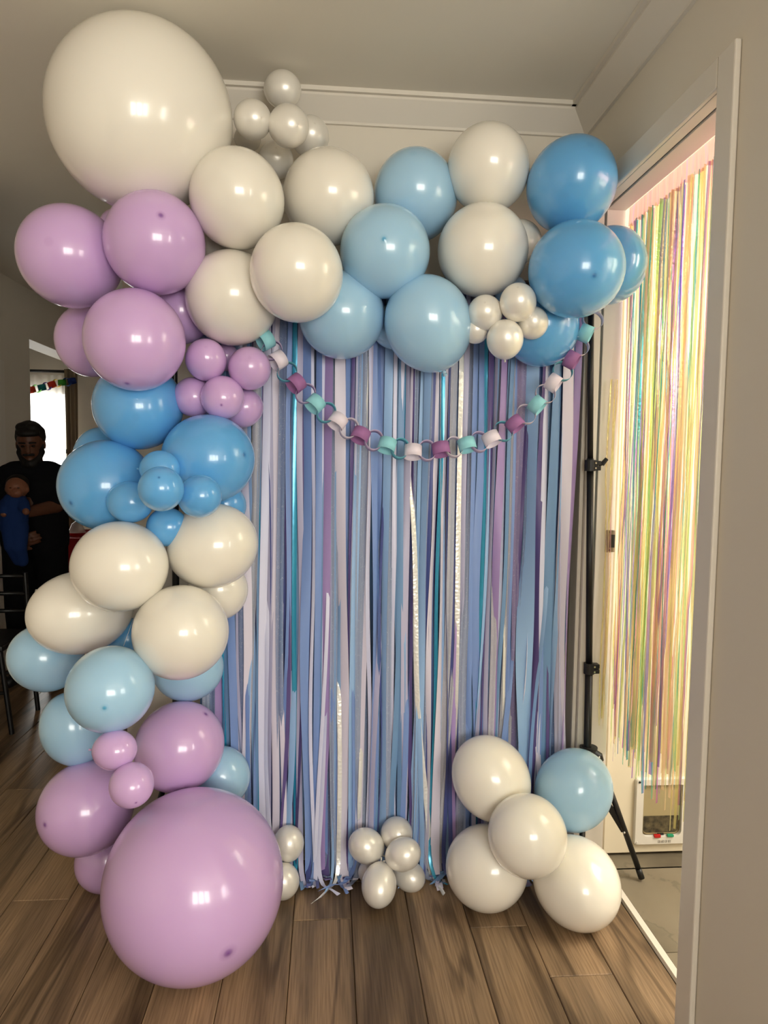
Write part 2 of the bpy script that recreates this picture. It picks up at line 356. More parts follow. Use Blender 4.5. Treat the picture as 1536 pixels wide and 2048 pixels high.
# name, px ellipse centre, semi-major, semi-minor, major-axis angle, colour, distance, tip pixel, label, group
BALLOONS = [
    (237, 458, 42, 40, 90, 'lilac', 2.495, None, 'sliver of lilac balloon peeping out beneath the giant white balloon at its left', 'balloons of the upper left arch'),
    (362, 628, 62, 60, 90, 'lilac', 2.381, None, 'shaded deep lilac balloon tucked behind the lilac pair and the lower-left white balloon', 'balloons of the upper left arch'),
    (181, 680, 75, 73, 270, 'lilac', 2.548, None, 'lilac balloon half hidden at the left behind the lilac balloon with low tip', 'balloons of the upper left arch'),
    (204, 915, 61, 59, 90, 'blue', 2.624, None, 'thin arc of blue balloon behind the large blue balloon beside the man', 'balloons of the left column'),
    (256, 1283, 48, 46, 90, 'blue', 2.469, None, 'shaded blue balloon wedge seen between the long white and round white balloons', 'balloons of the left column'),
    (450, 1012, 44, 43, 90, 'blue', 2.341, None, 'mostly hidden blue balloon by the ribbons under the right-hand big blue balloon', 'balloons of the left column'),
    (435, 1181, 62, 60, 60, 'white', 2.347, None, 'white balloon half hidden by the ribbons, below the right-hand white balloon of the column', 'balloons of the left column'),
    (1022, 583, 34, 33, 90, 'sky', 2.476, None, 'mostly hidden pale blue balloon behind the pearl cluster under the arch right', 'balloons of the top arch'),
    (440, 487, 42, 40, 90, 'white', 2.451, None, 'mostly hidden white balloon in the gap between the tall white and lilac balloons', 'balloons of the top arch'),
    (788, 653, 46, 45, 90, 'sky', 2.37, None, 'small slice of pale blue balloon between the two lowest pale blue balloons', 'balloons of the top arch'),
    (1039, 484, 46, 45, 90, 'white', 2.503, None, 'small white balloon wedged between round white balloon and the two mid blue balloons', 'balloons of the top arch'),
    (1221, 531, 82, 73, 80, 'blue', 2.519, None, 'rightmost mid blue balloon, overlapping the iridescent foil curtain', 'balloons of the top arch'),
    (1083, 656, 80, 76, 90, 'blue', 2.402, None, 'mid blue balloon hanging lowest at the right, behind the small pearl balloons', 'balloons of the top arch'),
    (375, 1335, 73, 68, 0, 'sky', 2.406, None, 'pale blue balloon peeping from beneath the round white balloon beside the ribbons', 'balloons of the left column'),
    (444, 1553, 61, 58, 110, 'sky', 2.536, None, 'pale blue balloon tucked behind the giant lilac balloon against the ribbons', 'balloons of the left column'),
    (214, 1720, 68, 65, 90, 'lilac', 2.809, None, 'shaded lilac balloon on the floor behind the left edge of the giant lilac balloon', 'balloons of the left column'),
    (452, 715, 28, 27, 90, 'lilac', 2.384, None, 'tiny sliver of lilac balloon behind the small lilac cluster', 'balloons of the small lilac cluster'),
    (831, 391, 98, 84, 93, 'sky', 2.474, None, 'pale blue balloon at the top of the arch between two white balloons', 'balloons of the top arch'),
    (977, 337, 94, 83, 98, 'white', 2.457, None, 'topmost white balloon of the arch right, under the back wall cornice', 'balloons of the top arch'),
    (1143, 370, 106, 88, 65, 'blue', 2.439, None, 'mid blue balloon at the top right of the arch under the ceiling corner', 'balloons of the top arch'),
    (281, 229, 211, 184, 124, 'white', 2.414, None, 'giant white balloon filling the top left corner under the ceiling', 'balloons of the top arch'),
    (495, 277, 28, 27, 90, 'pearl', 2.638, None, 'half hidden pearl balloon at the lower left of the upper pearl cluster', 'balloons of the upper pearl cluster'),
    (565, 179, 41, 38, 92, 'pearl', 2.605, None, 'topmost pearl balloon of the upper cluster, against the ceiling', 'balloons of the upper pearl cluster'),
    (620, 273, 43, 39, 70, 'pearl', 2.571, None, 'rightmost pearl balloon of the upper cluster', 'balloons of the upper pearl cluster'),
    (505, 239, 43, 38, 100, 'pearl', 2.399, None, 'leftmost pearl balloon of the upper cluster beside the giant white balloon', 'balloons of the upper pearl cluster'),
    (552, 320, 40, 35, 90, 'pearl', 2.584, None, 'lowest pearl balloon of the upper cluster, above two white balloons', 'balloons of the upper pearl cluster'),
    (577, 252, 46, 41, 95, 'pearl', 2.38, None, 'front centre pearl balloon of the upper cluster', 'balloons of the upper pearl cluster'),
    (657, 394, 101, 91, 95, 'white', 2.389, None, 'white balloon below the upper pearl cluster, left of a pale blue balloon', 'balloons of the top arch'),
    (474, 398, 107, 94, 103, 'white', 2.257, None, 'tall white balloon touching the giant white balloon, left of the upper pearl cluster', 'balloons of the top arch'),
    (683, 630, 90, 86, 90, 'sky', 2.289, None, 'pale blue balloon hanging under the front white balloon at the arch centre', 'balloons of the top arch'),
    (464, 596, 98, 93, 100, 'white', 2.256, None, 'white balloon at the arch corner, just above the start of the paper chain', 'balloons of the top arch'),
    (770, 503, 99, 90, 92, 'sky', 2.272, (768, 478), 'pale blue balloon with a dark blue tip dot facing forward', 'balloons of the top arch'),
    (857, 648, 100, 88, 108, 'sky', 2.255, None, 'large pale blue balloon hanging lowest in the arch centre', 'balloons of the top arch'),
    (966, 500, 96, 91, 90, 'white', 2.345, None, 'round white balloon just left of the big mid blue balloon with a dark tip', 'balloons of the top arch'),
    (593, 547, 102, 93, 97, 'white', 2.11, None, 'front white balloon of the arch left of the pale blue balloon with a dark tip', 'balloons of the top arch'),
    (1153, 538, 101, 99, 90, 'blue', 2.261, (1190, 551), 'big mid blue balloon with a dark tip dot at the arch right', 'balloons of the top arch'),
    (951, 660, 28, 27, 90, 'pearl', 2.253, None, 'mostly hidden white balloon at the back of the pearl cluster under the arch', 'balloons of the pearl cluster under the arch'),
    (970, 626, 37, 35, 90, 'pearl', 2.234, None, 'leftmost pearl balloon of the cluster under the round white balloon', 'balloons of the pearl cluster under the arch'),
    (1065, 646, 34, 32, 90, 'pearl', 2.266, None, 'rightmost pearl balloon of the cluster, in front of a mid blue balloon', 'balloons of the pearl cluster under the arch'),
    (1036, 605, 40, 37, 90, 'pearl', 2.215, None, 'upper front pearl balloon of the cluster under the arch right', 'balloons of the pearl cluster under the arch'),
    (1010, 679, 41, 37, 90, 'pearl', 2.215, None, 'lowest pearl balloon of the cluster under the arch right', 'balloons of the pearl cluster under the arch'),
    (140, 513, 116, 99, 145, 'lilac', 2.362, None, 'leftmost lilac balloon of the upper column, against the dark ceiling', 'balloons of the left column'),
    (309, 486, 107, 104, 90, 'lilac', 2.237, (322, 430), 'darker lilac balloon with a tip dot near its top under the giant white balloon', 'balloons of the left column'),
    (276, 811, 93, 88, 170, 'blue', 2.327, None, 'mid blue balloon directly below the large lilac balloon with the low tip', 'balloons of the left column'),
    (269, 679, 105, 103, 90, 'lilac', 2.164, (254, 766), 'large lilac balloon with a tip dot near its bottom edge', 'balloons of the left column'),
    (387, 794, 41, 40, 0, 'lilac', 2.28, None, 'lower left small lilac balloon of the five-balloon cluster beside the ribbons', 'balloons of the small lilac cluster'),
    (487, 817, 41, 38, 40, 'lilac', 2.301, None, 'lower right small lilac balloon of the five-balloon cluster beside the ribbons', 'balloons of the small lilac cluster'),
    (412, 720, 43, 42, 90, 'lilac', 2.228, None, 'upper left small lilac balloon of the cluster beside the ribbons', 'balloons of the small lilac cluster'),
    (499, 737, 44, 43, 90, 'lilac', 2.227, None, 'upper right small lilac balloon of the cluster, in front of the ribbons', 'balloons of the small lilac cluster'),
    (445, 795, 45, 44, 90, 'lilac', 2.209, (443, 810), 'front small lilac balloon with a tip dot in the cluster beside the ribbons', 'balloons of the small lilac cluster'),
    (212, 970, 100, 90, 170, 'blue', 2.313, (142, 1006), 'large mid blue balloon beside the man, with a tip dot at its left', 'balloons of the left column'),
    (415, 918, 98, 86, 165, 'blue', 2.198, (484, 910), 'large mid blue balloon beside the ribbons, with a tip dot at its right', 'balloons of the left column'),
    (424, 1092, 94, 84, 20, 'white', 2.183, None, 'white balloon beside the ribbons just below the small blue cluster', 'balloons of the left column'),
    (320, 938, 42, 37, 0, 'blue', 2.105, None, 'topmost small blue balloon of the blue cluster', 'balloons of the small blue cluster'),
    (334, 1054, 43, 39, 0, 'blue', 2.166, None, 'bottommost small blue balloon of the blue cluster, between two white balloons', 'balloons of the small blue cluster'),
    (260, 1004, 48, 42, 0, 'blue', 2.162, None, 'leftmost small blue balloon of the blue cluster', 'balloons of the small blue cluster'),
    (399, 993, 45, 43, 30, 'blue', 2.009, None, 'rightmost small blue balloon of the blue cluster', 'balloons of the small blue cluster'),
    (322, 978, 48, 45, 10, 'blue', 1.945, (318, 955), 'front centre small blue balloon with a dark tip dot near its top', 'balloons of the small blue cluster'),
    (92, 1316, 78, 70, 160, 'sky', 2.53, None, 'pale blue balloon at the far left edge below the long white balloon', 'balloons of the left column'),
    (160, 1225, 110, 83, 188, 'white', 2.368, None, 'long white balloon lying sideways at the left of the column', 'balloons of the left column'),
    (238, 1133, 101, 91, 0, 'white', 2.15, None, 'front white balloon of the column, below the small blue cluster', 'balloons of the left column'),
    (146, 1458, 75, 69, 110, 'sky', 2.56, None, 'pale blue balloon at the left, above the lilac balloon with left tip dot', 'balloons of the left column'),
    (361, 1265, 98, 95, 60, 'white', 2.139, None, 'round white balloon of the column, right of the pale blue front balloon', 'balloons of the left column'),
    (220, 1378, 92, 89, 10, 'sky', 2.127, (209, 1416), 'front pale blue balloon of the column with a blue tip mark', 'balloons of the left column'),
    (358, 1494, 99, 86, 42, 'lilac', 2.402, (411, 1429), 'lilac balloon right of the two small lilac ones, with tip dot at upper right', 'balloons of the left column'),
    (172, 1616, 104, 93, 200, 'lilac', 2.593, (89, 1650), 'lilac balloon at the lower left of the column with a tip dot at its left', 'balloons of the left column'),
    (229, 1500, 46, 41, 0, 'lilac', 2.11, None, 'upper of two small lilac balloons below the pale blue front balloon', 'balloons of the left column'),
    (263, 1570, 48, 45, 90, 'lilac', 2.091, (272, 1605), 'lower of two small lilac balloons, with a tip dot, above the giant lilac balloon', 'balloons of the left column'),
    (577, 1687, 38, 31, 90, 'pearl', 2.663, None, 'upper pearl balloon peeping from the right side of the giant lilac balloon', 'balloons of the floor pearl clusters'),
    (566, 1763, 39, 33, 90, 'pearl', 2.666, None, 'lower pearl balloon on the floor at the right side of the giant lilac balloon', 'balloons of the floor pearl clusters'),
    (386, 1768, 203, 183, 80, 'lilac', 2.322, (457, 1907), 'giant lilac balloon resting on the wooden floor at the foot of the column', 'balloons of the left column'),
    (793, 1667, 35, 32, 90, 'pearl', 2.662, None, 'back pearl balloon of the floor cluster, against the ribbon ends', 'balloons of the floor pearl clusters'),
    (741, 1744, 26, 25, 90, 'pearl', 2.732, None, 'mostly hidden pearl balloon at the lower left of the floor cluster', 'balloons of the floor pearl clusters'),
    (818, 1752, 35, 31, 330, 'pearl', 2.71, None, 'lower right pearl balloon of the floor cluster in front of the ribbons', 'balloons of the floor pearl clusters'),
    (733, 1692, 38, 36, 150, 'pearl', 2.642, None, 'upper left pearl balloon of the floor cluster in front of the ribbons', 'balloons of the floor pearl clusters'),
    (806, 1709, 37, 35, 20, 'pearl', 2.592, None, 'right front pearl balloon of the floor cluster in front of the ribbons', 'balloons of the floor pearl clusters'),
    (758, 1770, 48, 35, 265, 'pearl', 2.6, None, 'bottom pearl balloon of the floor cluster, resting upright on the floor', 'balloons of the floor pearl clusters'),
    (983, 1558, 93, 76, 122, 'white', 2.538, None, 'upper left white balloon of the floor cluster at the stand foot', 'balloons of the floor balloon cluster by the stand'),
    (1147, 1581, 85, 81, 60, 'sky', 2.634, None, 'pale blue balloon of the floor cluster in front of the black tripod', 'balloons of the floor balloon cluster by the stand'),
    (973, 1736, 91, 82, 100, 'white', 2.601, None, 'lower left white balloon of the floor cluster at the stand foot', 'balloons of the floor balloon cluster by the stand'),
    (1153, 1765, 105, 84, 305, 'white', 2.589, None, 'lower right white balloon of the floor cluster, nearest the white threshold strip', 'balloons of the floor balloon cluster by the stand'),
    (1055, 1672, 88, 79, 95, 'white', 2.435, None, 'front centre white balloon of the floor cluster at the stand foot', 'balloons of the floor balloon cluster by the stand'),
]
# ------------------------------------------------------------------ balloons
def balloon_mat(name, c, deep, rough=0.24, pearl=False, dot=True):
    m = mat(name, c, rough, 0.55); N, L, b = nodes(m)
    tc = N.new('ShaderNodeTexCoord'); sx = N.new('ShaderNodeSeparateXYZ'); L.new(tc.outputs['Generated'], sx.inputs[0])
    # thicker latex makes the tip and the neck a deeper colour
    def dist(cx):
        a = N.new('ShaderNodeMath'); a.operation = 'SUBTRACT'; a.inputs[1].default_value = 0.5; L.new(cx, a.inputs[0])
        q = N.new('ShaderNodeMath'); q.operation = 'MULTIPLY'; L.new(a.outputs[0], q.inputs[0]); L.new(a.outputs[0], q.inputs[1]); return q
    qx, qy = dist(sx.outputs[0]), dist(sx.outputs[1])
    s = N.new('ShaderNodeMath'); s.operation = 'ADD'; L.new(qx.outputs[0], s.inputs[0]); L.new(qy.outputs[0], s.inputs[1])
    sq = N.new('ShaderNodeMath'); sq.operation = 'SQRT'; L.new(s.outputs[0], sq.inputs[0])
    r = ramp(N, [(0.0, (1, 1, 1, 1)), (0.016, (0.75, 0.75, 0.75, 1)), (0.03, (0.22, 0.22, 0.22, 1)), (0.055, (0, 0, 0, 1))])
    L.new(sq.outputs[0], r.inputs[0])
    if not dot: r.color_ramp.elements[0].color = r.color_ramp.elements[1].color = r.color_ramp.elements[2].color = (0.08, 0.08, 0.08, 1)
    mx = N.new('ShaderNodeMix'); mx.data_type = 'RGBA'
    mx.inputs[6].default_value = c; mx.inputs[7].default_value = deep; L.new(r.outputs[0], mx.inputs[0])
    L.new(mx.outputs[2], b.inputs['Base Color'])
    b.inputs['Coat Weight'].default_value = 0.5; b.inputs['Coat Roughness'].default_value = 0.085
    b.inputs['Subsurface Weight'].default_value = 0.25; b.inputs['Subsurface Radius'].default_value = (1, 0.9, 0.8); b.inputs['Subsurface Scale'].default_value = 0.03
    if pearl:
        b.inputs['Metallic'].default_value = 0.25; b.inputs['Roughness'].default_value = 0.34
        b.inputs['Coat Weight'].default_value = 0.6; b.inputs['Coat Roughness'].default_value = 0.18
        b.inputs['Subsurface Weight'].default_value = 0.0
    return m
BM = {
 'white': balloon_mat('white_latex', srgb(240, 235, 224), srgb(225, 218, 206)),
 'lilac': balloon_mat('lilac_latex', srgb(208, 172, 222), srgb(132, 84, 160)),
 'blue':  balloon_mat('mid_blue_latex', srgb(98, 172, 230), srgb(30, 108, 178)),
 'sky':   balloon_mat('pale_blue_latex', srgb(166, 207, 236), srgb(70, 160, 205)),
 'pearl': balloon_mat('pearl_latex', srgb(240, 236, 228), srgb(225, 220, 210), pearl=True),
 'whitep': balloon_mat('white_latex_plain', srgb(240, 235, 224), srgb(232, 226, 214), dot=False),
 'lilacp': balloon_mat('lilac_latex_plain', srgb(208, 172, 222), srgb(132, 84, 160), dot=False),
 'bluep': balloon_mat('mid_blue_latex_plain', srgb(98, 172, 230), srgb(30, 108, 178), dot=False),
 'skyp': balloon_mat('pale_blue_latex_plain', srgb(166, 207, 236), srgb(70, 160, 205), dot=False),
}
_bal = {}
def balloon_mesh(col):
    if col in _bal: return _bal[col]
    NU, NV = 56, 34
    vs, fs = [], []
    vs.append((0, 0, 1.005 if not col.endswith('p') else 1.0))
    prof = []
    for j in range(1, NV):
        t = math.pi*j/NV
        z = math.cos(t); r = math.sin(t)
        if t > math.pi/2:
            q = (t-math.pi/2)/(math.pi/2)
            r *= 1-0.10*q*q; z *= 1+0.045*q**3
        prof.append((r, z))
    prof = ([(0.010, 1.0045), (0.022, 1.001)] if not col.endswith('p') else []) + [p_ for p_ in prof if p_[0] > 0.03 or p_[1] < 0]
    prof += [(0.055, -1.075), (0.038, -1.10)]
    for r, z in prof:
        for i in range(NU):
            a = 2*math.pi*i/NU; vs.append((r*math.cos(a), r*math.sin(a), z))
    n = len(prof)
    for i in range(NU): fs.append((0, 1+i, 1+(i+1) % NU))
    for j in range(n-1):
        for i in range(NU):
            a = 1+j*NU+i; b_ = 1+j*NU+(i+1) % NU; fs.append((a, a+NU, b_+NU, b_))
    fs.append(tuple(1+(n-1)*NU+i for i in range(NU))[::-1])
    me = D.meshes.new('balloon'); me.from_pydata(vs, [], fs); me.materials.append(BM[col])
    for p_ in me.polygons: p_.use_smooth = True
    bm = bmesh.new()   # knot: neck, rolled knot and flared lip
    tube(bm, [(0, 0, -1.09), (0, 0, -1.12), (0.004, 0, -1.135), (0.0, 0, -1.16), (0, 0, -1.175), (0, 0.01, -1.21), (0, 0.012, -1.225)], [0.03, 0.034, 0.056, 0.05, 0.026, 0.06, 0.058], 14)
    mk = D.meshes.new('knot'); bmesh.ops.recalc_face_normals(bm, faces=bm.faces[:]); bm.to_mesh(mk); bm.free(); mk.materials.append(BM[col])
    for p_ in mk.polygons: p_.use_smooth = True
    _bal[col] = (me, mk); return _bal[col]
for (px, py, a, b_, ang, col, dist, tip, lab, grp) in BALLOONS:
    t = math.radians(ang); u = (math.cos(t), -math.sin(t)); v = (-u[1], u[0])
    rp, rm = ray(px+a*u[0], py+a*u[1]), ray(px-a*u[0], py-a*u[1])
    sp_, sm = ray(px+b_*v[0], py+b_*v[1]), ray(px-b_*v[0], py-b_*v[1])
    c = (rp+rm+sp_+sm).normalized()
    A = math.sin(rp.angle(rm)/2)*dist; Bm = math.sin(sp_.angle(sm)/2)*dist
    major = (rp-rm); 
    if A < Bm: A, Bm = Bm, A; major = (sp_-sm)
    major = (major-major.dot(c)*c).normalized()
    if major.dot(rp-rm) < 0: major = -major
    ratio = A/Bm; e = max(1.10, ratio*1.02)
    sn = math.sqrt(max(0.0, (ratio**2-1)/(e**2-1))); cs = math.sqrt(max(0, 1-sn*sn))
    axis = (sn*major-cs*c).normalized()
    if tip:
        # the axis passes through the tip seen in the photograph
        rt = ray(*tip); P0 = c*dist; R_ = Bm*1.04
        bq = rt.dot(P0); disc = bq*bq-(P0.length_squared-R_*R_)
        hit = rt*(bq-math.sqrt(max(disc, 0))); axis = (hit-P0).normalized(); e = 1.05 if ratio < 1.08 else 1.08
        Bm = math.sqrt(A*Bm)*0.985
    me, mk = balloon_mesh(col if tip or col == 'pearl' else col+'p')
    o = D.objects.new('balloon', me); COL.objects.link(o)
    o.location = c*dist+Vector((0, 0, CAM_H))
    q = axis.to_track_quat('Z', 'Y'); o.rotation_mode = 'QUATERNION'; o.rotation_quaternion = q
    o.scale = (Bm, Bm, Bm*e/1.01)
    kn = D.objects.new('knot', mk); COL.objects.link(kn); kn.parent = o
    tag(o, lab, 'balloon', grp)
# nylon tie line between the balloons of the column
p0, p1 = at(269, 1232, 2.16), at(247, 1292, 2.10)
tag(rod('nylon_line', p0, p1, 0.0007, mat('clear_nylon', srgb(235, 235, 235), 0.2), None, 6), 'thin clear nylon line between the white balloons and the pale blue front balloon', 'string')
# ------------------------------------------------------------------ backdrop stand
BLK = bump(mat('black_powder_coat', srgb(13, 13, 14), 0.38, 0.5), 300, 0.05)
BPL = mat('black_nylon', srgb(20, 20, 21), 0.45); RIV = mat('steel_rivet', srgb(215, 212, 205), 0.25, metal=1.0)
SY = 2.355
st = empty('backdrop_stand', (at(1177, 1500, SY).x, SY, 0)); tag(st, 'black metal backdrop stand with a tripod foot holding up the ribbons', 'stand')
def stand_side(top, bot, foot_pts, main):
    top, bot = Vector(top), Vector(bot)       # top at the crossbar, bot at the hub
    f = lambda k: bot+(top-bot)*k
    rod('lower_pole', bot-Vector((0, 0, 0.28)), f(0.19), 0.0135, BLK, st)
    rod('middle_pole', f(0.17), f(0.64), 0.0118, BLK, st)
    rod('upper_pole', f(0.62), f(1.0), 0.0100, BLK, st)
    for k in ((0.185, 0.625) if main else (0.185, 0.625)):
        cpt = f(k); s = 1
        bm = bmesh.new()
        tube(bm, [cpt-Vector((0, 0, 0.019)), cpt+Vector((0, 0, 0.019))], 0.0185, 16)
        bx(bm, (cpt.x+0.008, cpt.y-0.014, cpt.z-0.0165), (cpt.x+0.034, cpt.y+0.014, cpt.z-0.001), 0.002)
        bx(bm, (cpt.x+0.008, cpt.y-0.014, cpt.z+0.001), (cpt.x+0.034, cpt.y+0.014, cpt.z+0.0165), 0.002)
        cl = obj('clamp', bm, BPL, st)
        for dz in (-0.009, 0.009):
            bm = bmesh.new(); tube(bm, [(cpt.x+0.014, cpt.y-0.018, cpt.z+dz), (cpt.x+0.014, cpt.y-0.012, cpt.z+dz)], 0.0034, 10); obj('rivet', bm, RIV, cl)
        if k > 0.3:
            bm = bmesh.new(); tube(bm, [(cpt.x+0.032, cpt.y, cpt.z+0.002), (cpt.x+0.044, cpt.y, cpt.z+0.008)], 0.006, 10)
            tube(bm, [(cpt.x+0.040, cpt.y-0.004, cpt.z+0.004), (cpt.x+0.056, cpt.y-0.006, cpt.z+0.024)], [0.0085, 0.007], 8)
            obj('knob', bm, BPL, cl)
    # hub
    bm = bmesh.new()
    tube(bm, [bot-Vector((0, 0, 0.012)), bot+Vector((0, 0, 0.004)), bot+Vector((0, 0, 0.018))], [0.024, 0.027, 0.022], 18)
    tube(bm, [bot+Vector((0, 0, 0.010)), bot+Vector((0, 0, 0.016))], [0.031, 0.031], 18)
    hub = obj('hub', bm, BPL, st)
    low = bot-Vector((0, 0, 0.10))
    bm = bmesh.new(); tube(bm, [low-Vector((0, 0, 0.015)), low+Vector((0, 0, 0.015))], 0.021, 16); obj('lower_collar', bm, BPL, st)
    for fp in foot_pts:
        fp = Vector(fp); d = (fp-bot); d.z = 0; d.normalize()
        a0 = bot+d*0.034+Vector((0, 0, -0.016)); 
        bm = bmesh.new(); tube(bm, [bot+d*0.012, bot+d*0.036+Vector((0, 0, -0.014)), bot+d*0.042+Vector((0, 0, -0.03))], [0.014, 0.0155, 0.012], 12)
        obj('leg_bracket', bm, BPL, st)
        rv = D.meshes.new('rivet'); side = d.cross(Vector((0, 0, 1)))
        if side.y > 0: side = -side
        pr = bot+d*0.036+Vector((0, 0, -0.012))
        bm = bmesh.new(); bmesh.ops.create_uvsphere(bm, u_segments=10, v_segments=6, radius=0.0052, matrix=Matrix.Translation(pr+side*0.015)); obj('rivet', bm, RIV, st, True)
        leg = rod('leg', a0, fp+Vector((0, 0, 0.012)), 0.0098, BLK, st)
        vv = (fp-a0).normalized()
        rod('rubber_foot', fp+Vector((0, 0, 0.011))-vv*0.035, fp+Vector((0, 0, 0.010)), 0.0108, BPL, leg)
        # brace from the lower collar to the middle of the leg
        mid = a0+(fp-a0)*0.60
        bm = bmesh.new(); sd = d.cross(Vector((0, 0, 1)))*0.0022; p0 = low+d*0.018
        for q in ((p0, mid),):
            dv = (q[1]-q[0]).normalized(); up = dv.cross(sd).normalized()*0.011
            vs = [bm.verts.new(w) for w in (q[0]-sd-up, q[0]+sd-up, q[0]+sd+up, q[0]-sd+up, q[1]-sd-up, q[1]+sd-up, q[1]+sd+up, q[1]-sd+up)]
            for fc in ((0, 1, 2, 3), (7, 6, 5, 4), (0, 4, 5, 1), (1, 5, 6, 2), (2, 6, 7, 3), (3, 7, 4, 0)): bm.faces.new([vs[i] for i in fc])
        obj('brace', bm, BLK, st)
        bm = bmesh.new(); bmesh.ops.create_uvsphere(bm, u_segments=10, v_segments=6, radius=0.005, matrix=Matrix.Translation(mid+side*0.0115)); obj('rivet', bm, RIV, st, True)
BARZ = 2.06
pt = at(1182, 640, SY); pb = at(1177, 1502, SY); dirp = (pt-pb).normalized(); ptop = pb+dirp*((BARZ-pb.z)/dirp.z)
foot = atZ(1283, 1762, 0)
stand_side(ptop, pb, [foot, (0.80, 2.07, 0), (0.72, 2.44, 0)], True)
lx = -0.50
stand_side((lx, SY, BARZ), (lx, SY, pb.z), [(lx+0.02, 2.44, 0), (lx-0.12, 2.16, 0), (lx+0.14, 2.20, 0)], False)
rod('crossbar', (lx-0.03, SY, BARZ), (ptop.x+0.03, SY, BARZ), 0.0105, BLK, st)

# ------------------------------------------------------------------ ribbon curtain
def ribbon_mat(name, c, kind='satin'):
    m = mat(name, c, 0.42, 0.4); N, L, b = nodes(m)
    tc = N.new('ShaderNodeTexCoord')
    if kind in ('satin', 'shiny'):
        b.inputs['Sheen Weight'].default_value = 0.2
        if kind == 'shiny':
            b.inputs['Roughness'].default_value = 0.22; b.inputs['Specular IOR Level'].default_value = 0.8; b.inputs['Metallic'].default_value = 0.3
        n = N.new('ShaderNodeTexNoise'); n.inputs['Scale'].default_value = 14; L.new(tc.outputs['Object'], n.inputs['Vector'])
        bp = N.new('ShaderNodeBump'); bp.inputs['Strength'].default_value = 0.25; bp.inputs['Distance'].default_value = 0.004
        L.new(n.outputs['Fac'], bp.inputs['Height']); L.new(bp.outputs[0], b.inputs['Normal'])
    elif kind == 'tulle':
        b.inputs['Roughness'].default_value = 0.8
        n = N.new('ShaderNodeTexVoronoi'); n.inputs['Scale'].default_value = 420; L.new(tc.outputs['Object'], n.inputs['Vector'])
        r = ramp(N, [(0.0, (1, 1, 1, 1)), (0.17, (1, 1, 1, 1)), (0.2, (0, 0, 0, 1))]); L.new(n.outputs['Distance'], r.inputs[0])
        n2 = N.new('ShaderNodeTexNoise'); n2.inputs['Scale'].default_value = 90; L.new(tc.outputs['Object'], n2.inputs['Vector'])
        r2 = ramp(N, [(0.54, (0, 0, 0, 1)), (0.6, (1, 1, 1, 1))]); L.new(n2.outputs['Fac'], r2.inputs[0])
        mu = N.new('ShaderNodeMath'); mu.operation = 'MULTIPLY'; L.new(r.outputs[0], mu.inputs[0]); L.new(r2.outputs[0], mu.inputs[1])
        mx = N.new('ShaderNodeMix'); mx.data_type = 'RGBA'; mx.inputs[6].default_value = c; mx.inputs[7].default_value = (1, 1, 1, 1)
        L.new(mu.outputs[0], mx.inputs[0]); L.new(mx.outputs[2], b.inputs['Base Color'])
        al = N.new('ShaderNodeMapRange'); al.inputs['To Min'].default_value = 0.66; al.inputs['To Max'].default_value = 1.0
        L.new(mu.outputs[0], al.inputs[0]); L.new(al.outputs[0], b.inputs['Alpha'])
    elif kind == 'silver':
        b.inputs['Metallic'].default_value = 0.35; b.inputs['Roughness'].default_value = 0.28
        n = N.new('ShaderNodeTexVoronoi'); n.inputs['Scale'].default_value = 95; L.new(tc.outputs['Object'], n.inputs['Vector'])
        bp = N.new('ShaderNodeBump'); bp.inputs['Strength'].default_value = 0.35; bp.inputs['Distance'].default_value = 0.003
        L.new(n.outputs['Distance'], bp.inputs['Height']); L.new(bp.outputs[0], b.inputs['Normal'])
    return m
RC = {
 'W': ribbon_mat('lavender_white_ribbon', srgb(218, 220, 246)), 'K': ribbon_mat('pinkish_white_ribbon', srgb(220, 214, 232)),
 'L': ribbon_mat('pale_lilac_ribbon', srgb(184, 182, 212)), 'U': ribbon_mat('lilac_ribbon', srgb(168, 144, 200)),
 'P': ribbon_mat('periwinkle_ribbon', srgb(122, 150, 208)), 'B': ribbon_mat('light_blue_ribbon', srgb(150, 186, 230)),
 'S': ribbon_mat('steel_blue_ribbon', srgb(112, 150, 194)), 'D': ribbon_mat('dark_periwinkle_ribbon', srgb(78, 88, 150)),
 'V': ribbon_mat('deep_purple_ribbon', srgb(92, 78, 136)), 'T': ribbon_mat('turquoise_satin_ribbon', srgb(48, 160, 200), 'shiny'),
 'G': ribbon_mat('grey_glitter_tulle', srgb(172, 184, 212), 'tulle'), 'X': ribbon_mat('white_glitter_tulle', srgb(206, 206, 216), 'tulle'),
 'Q': ribbon_mat('blue_glitter_tulle', srgb(134, 152, 190), 'tulle'), 'M': ribbon_mat('mauve_glitter_tulle', srgb(156, 144, 186), 'tulle'),
 'Z': ribbon_mat('silver_foil_ribbon', srgb(246, 246, 244), 'silver'),
}
ROW = 1250
cur = empty('ribbon_curtain', (0.2, SY, BARZ)); tag(cur, 'curtain of blue, lilac, white and silver ribbons hanging from the stand to the floor', 'curtain')
rnd = random.Random(11)
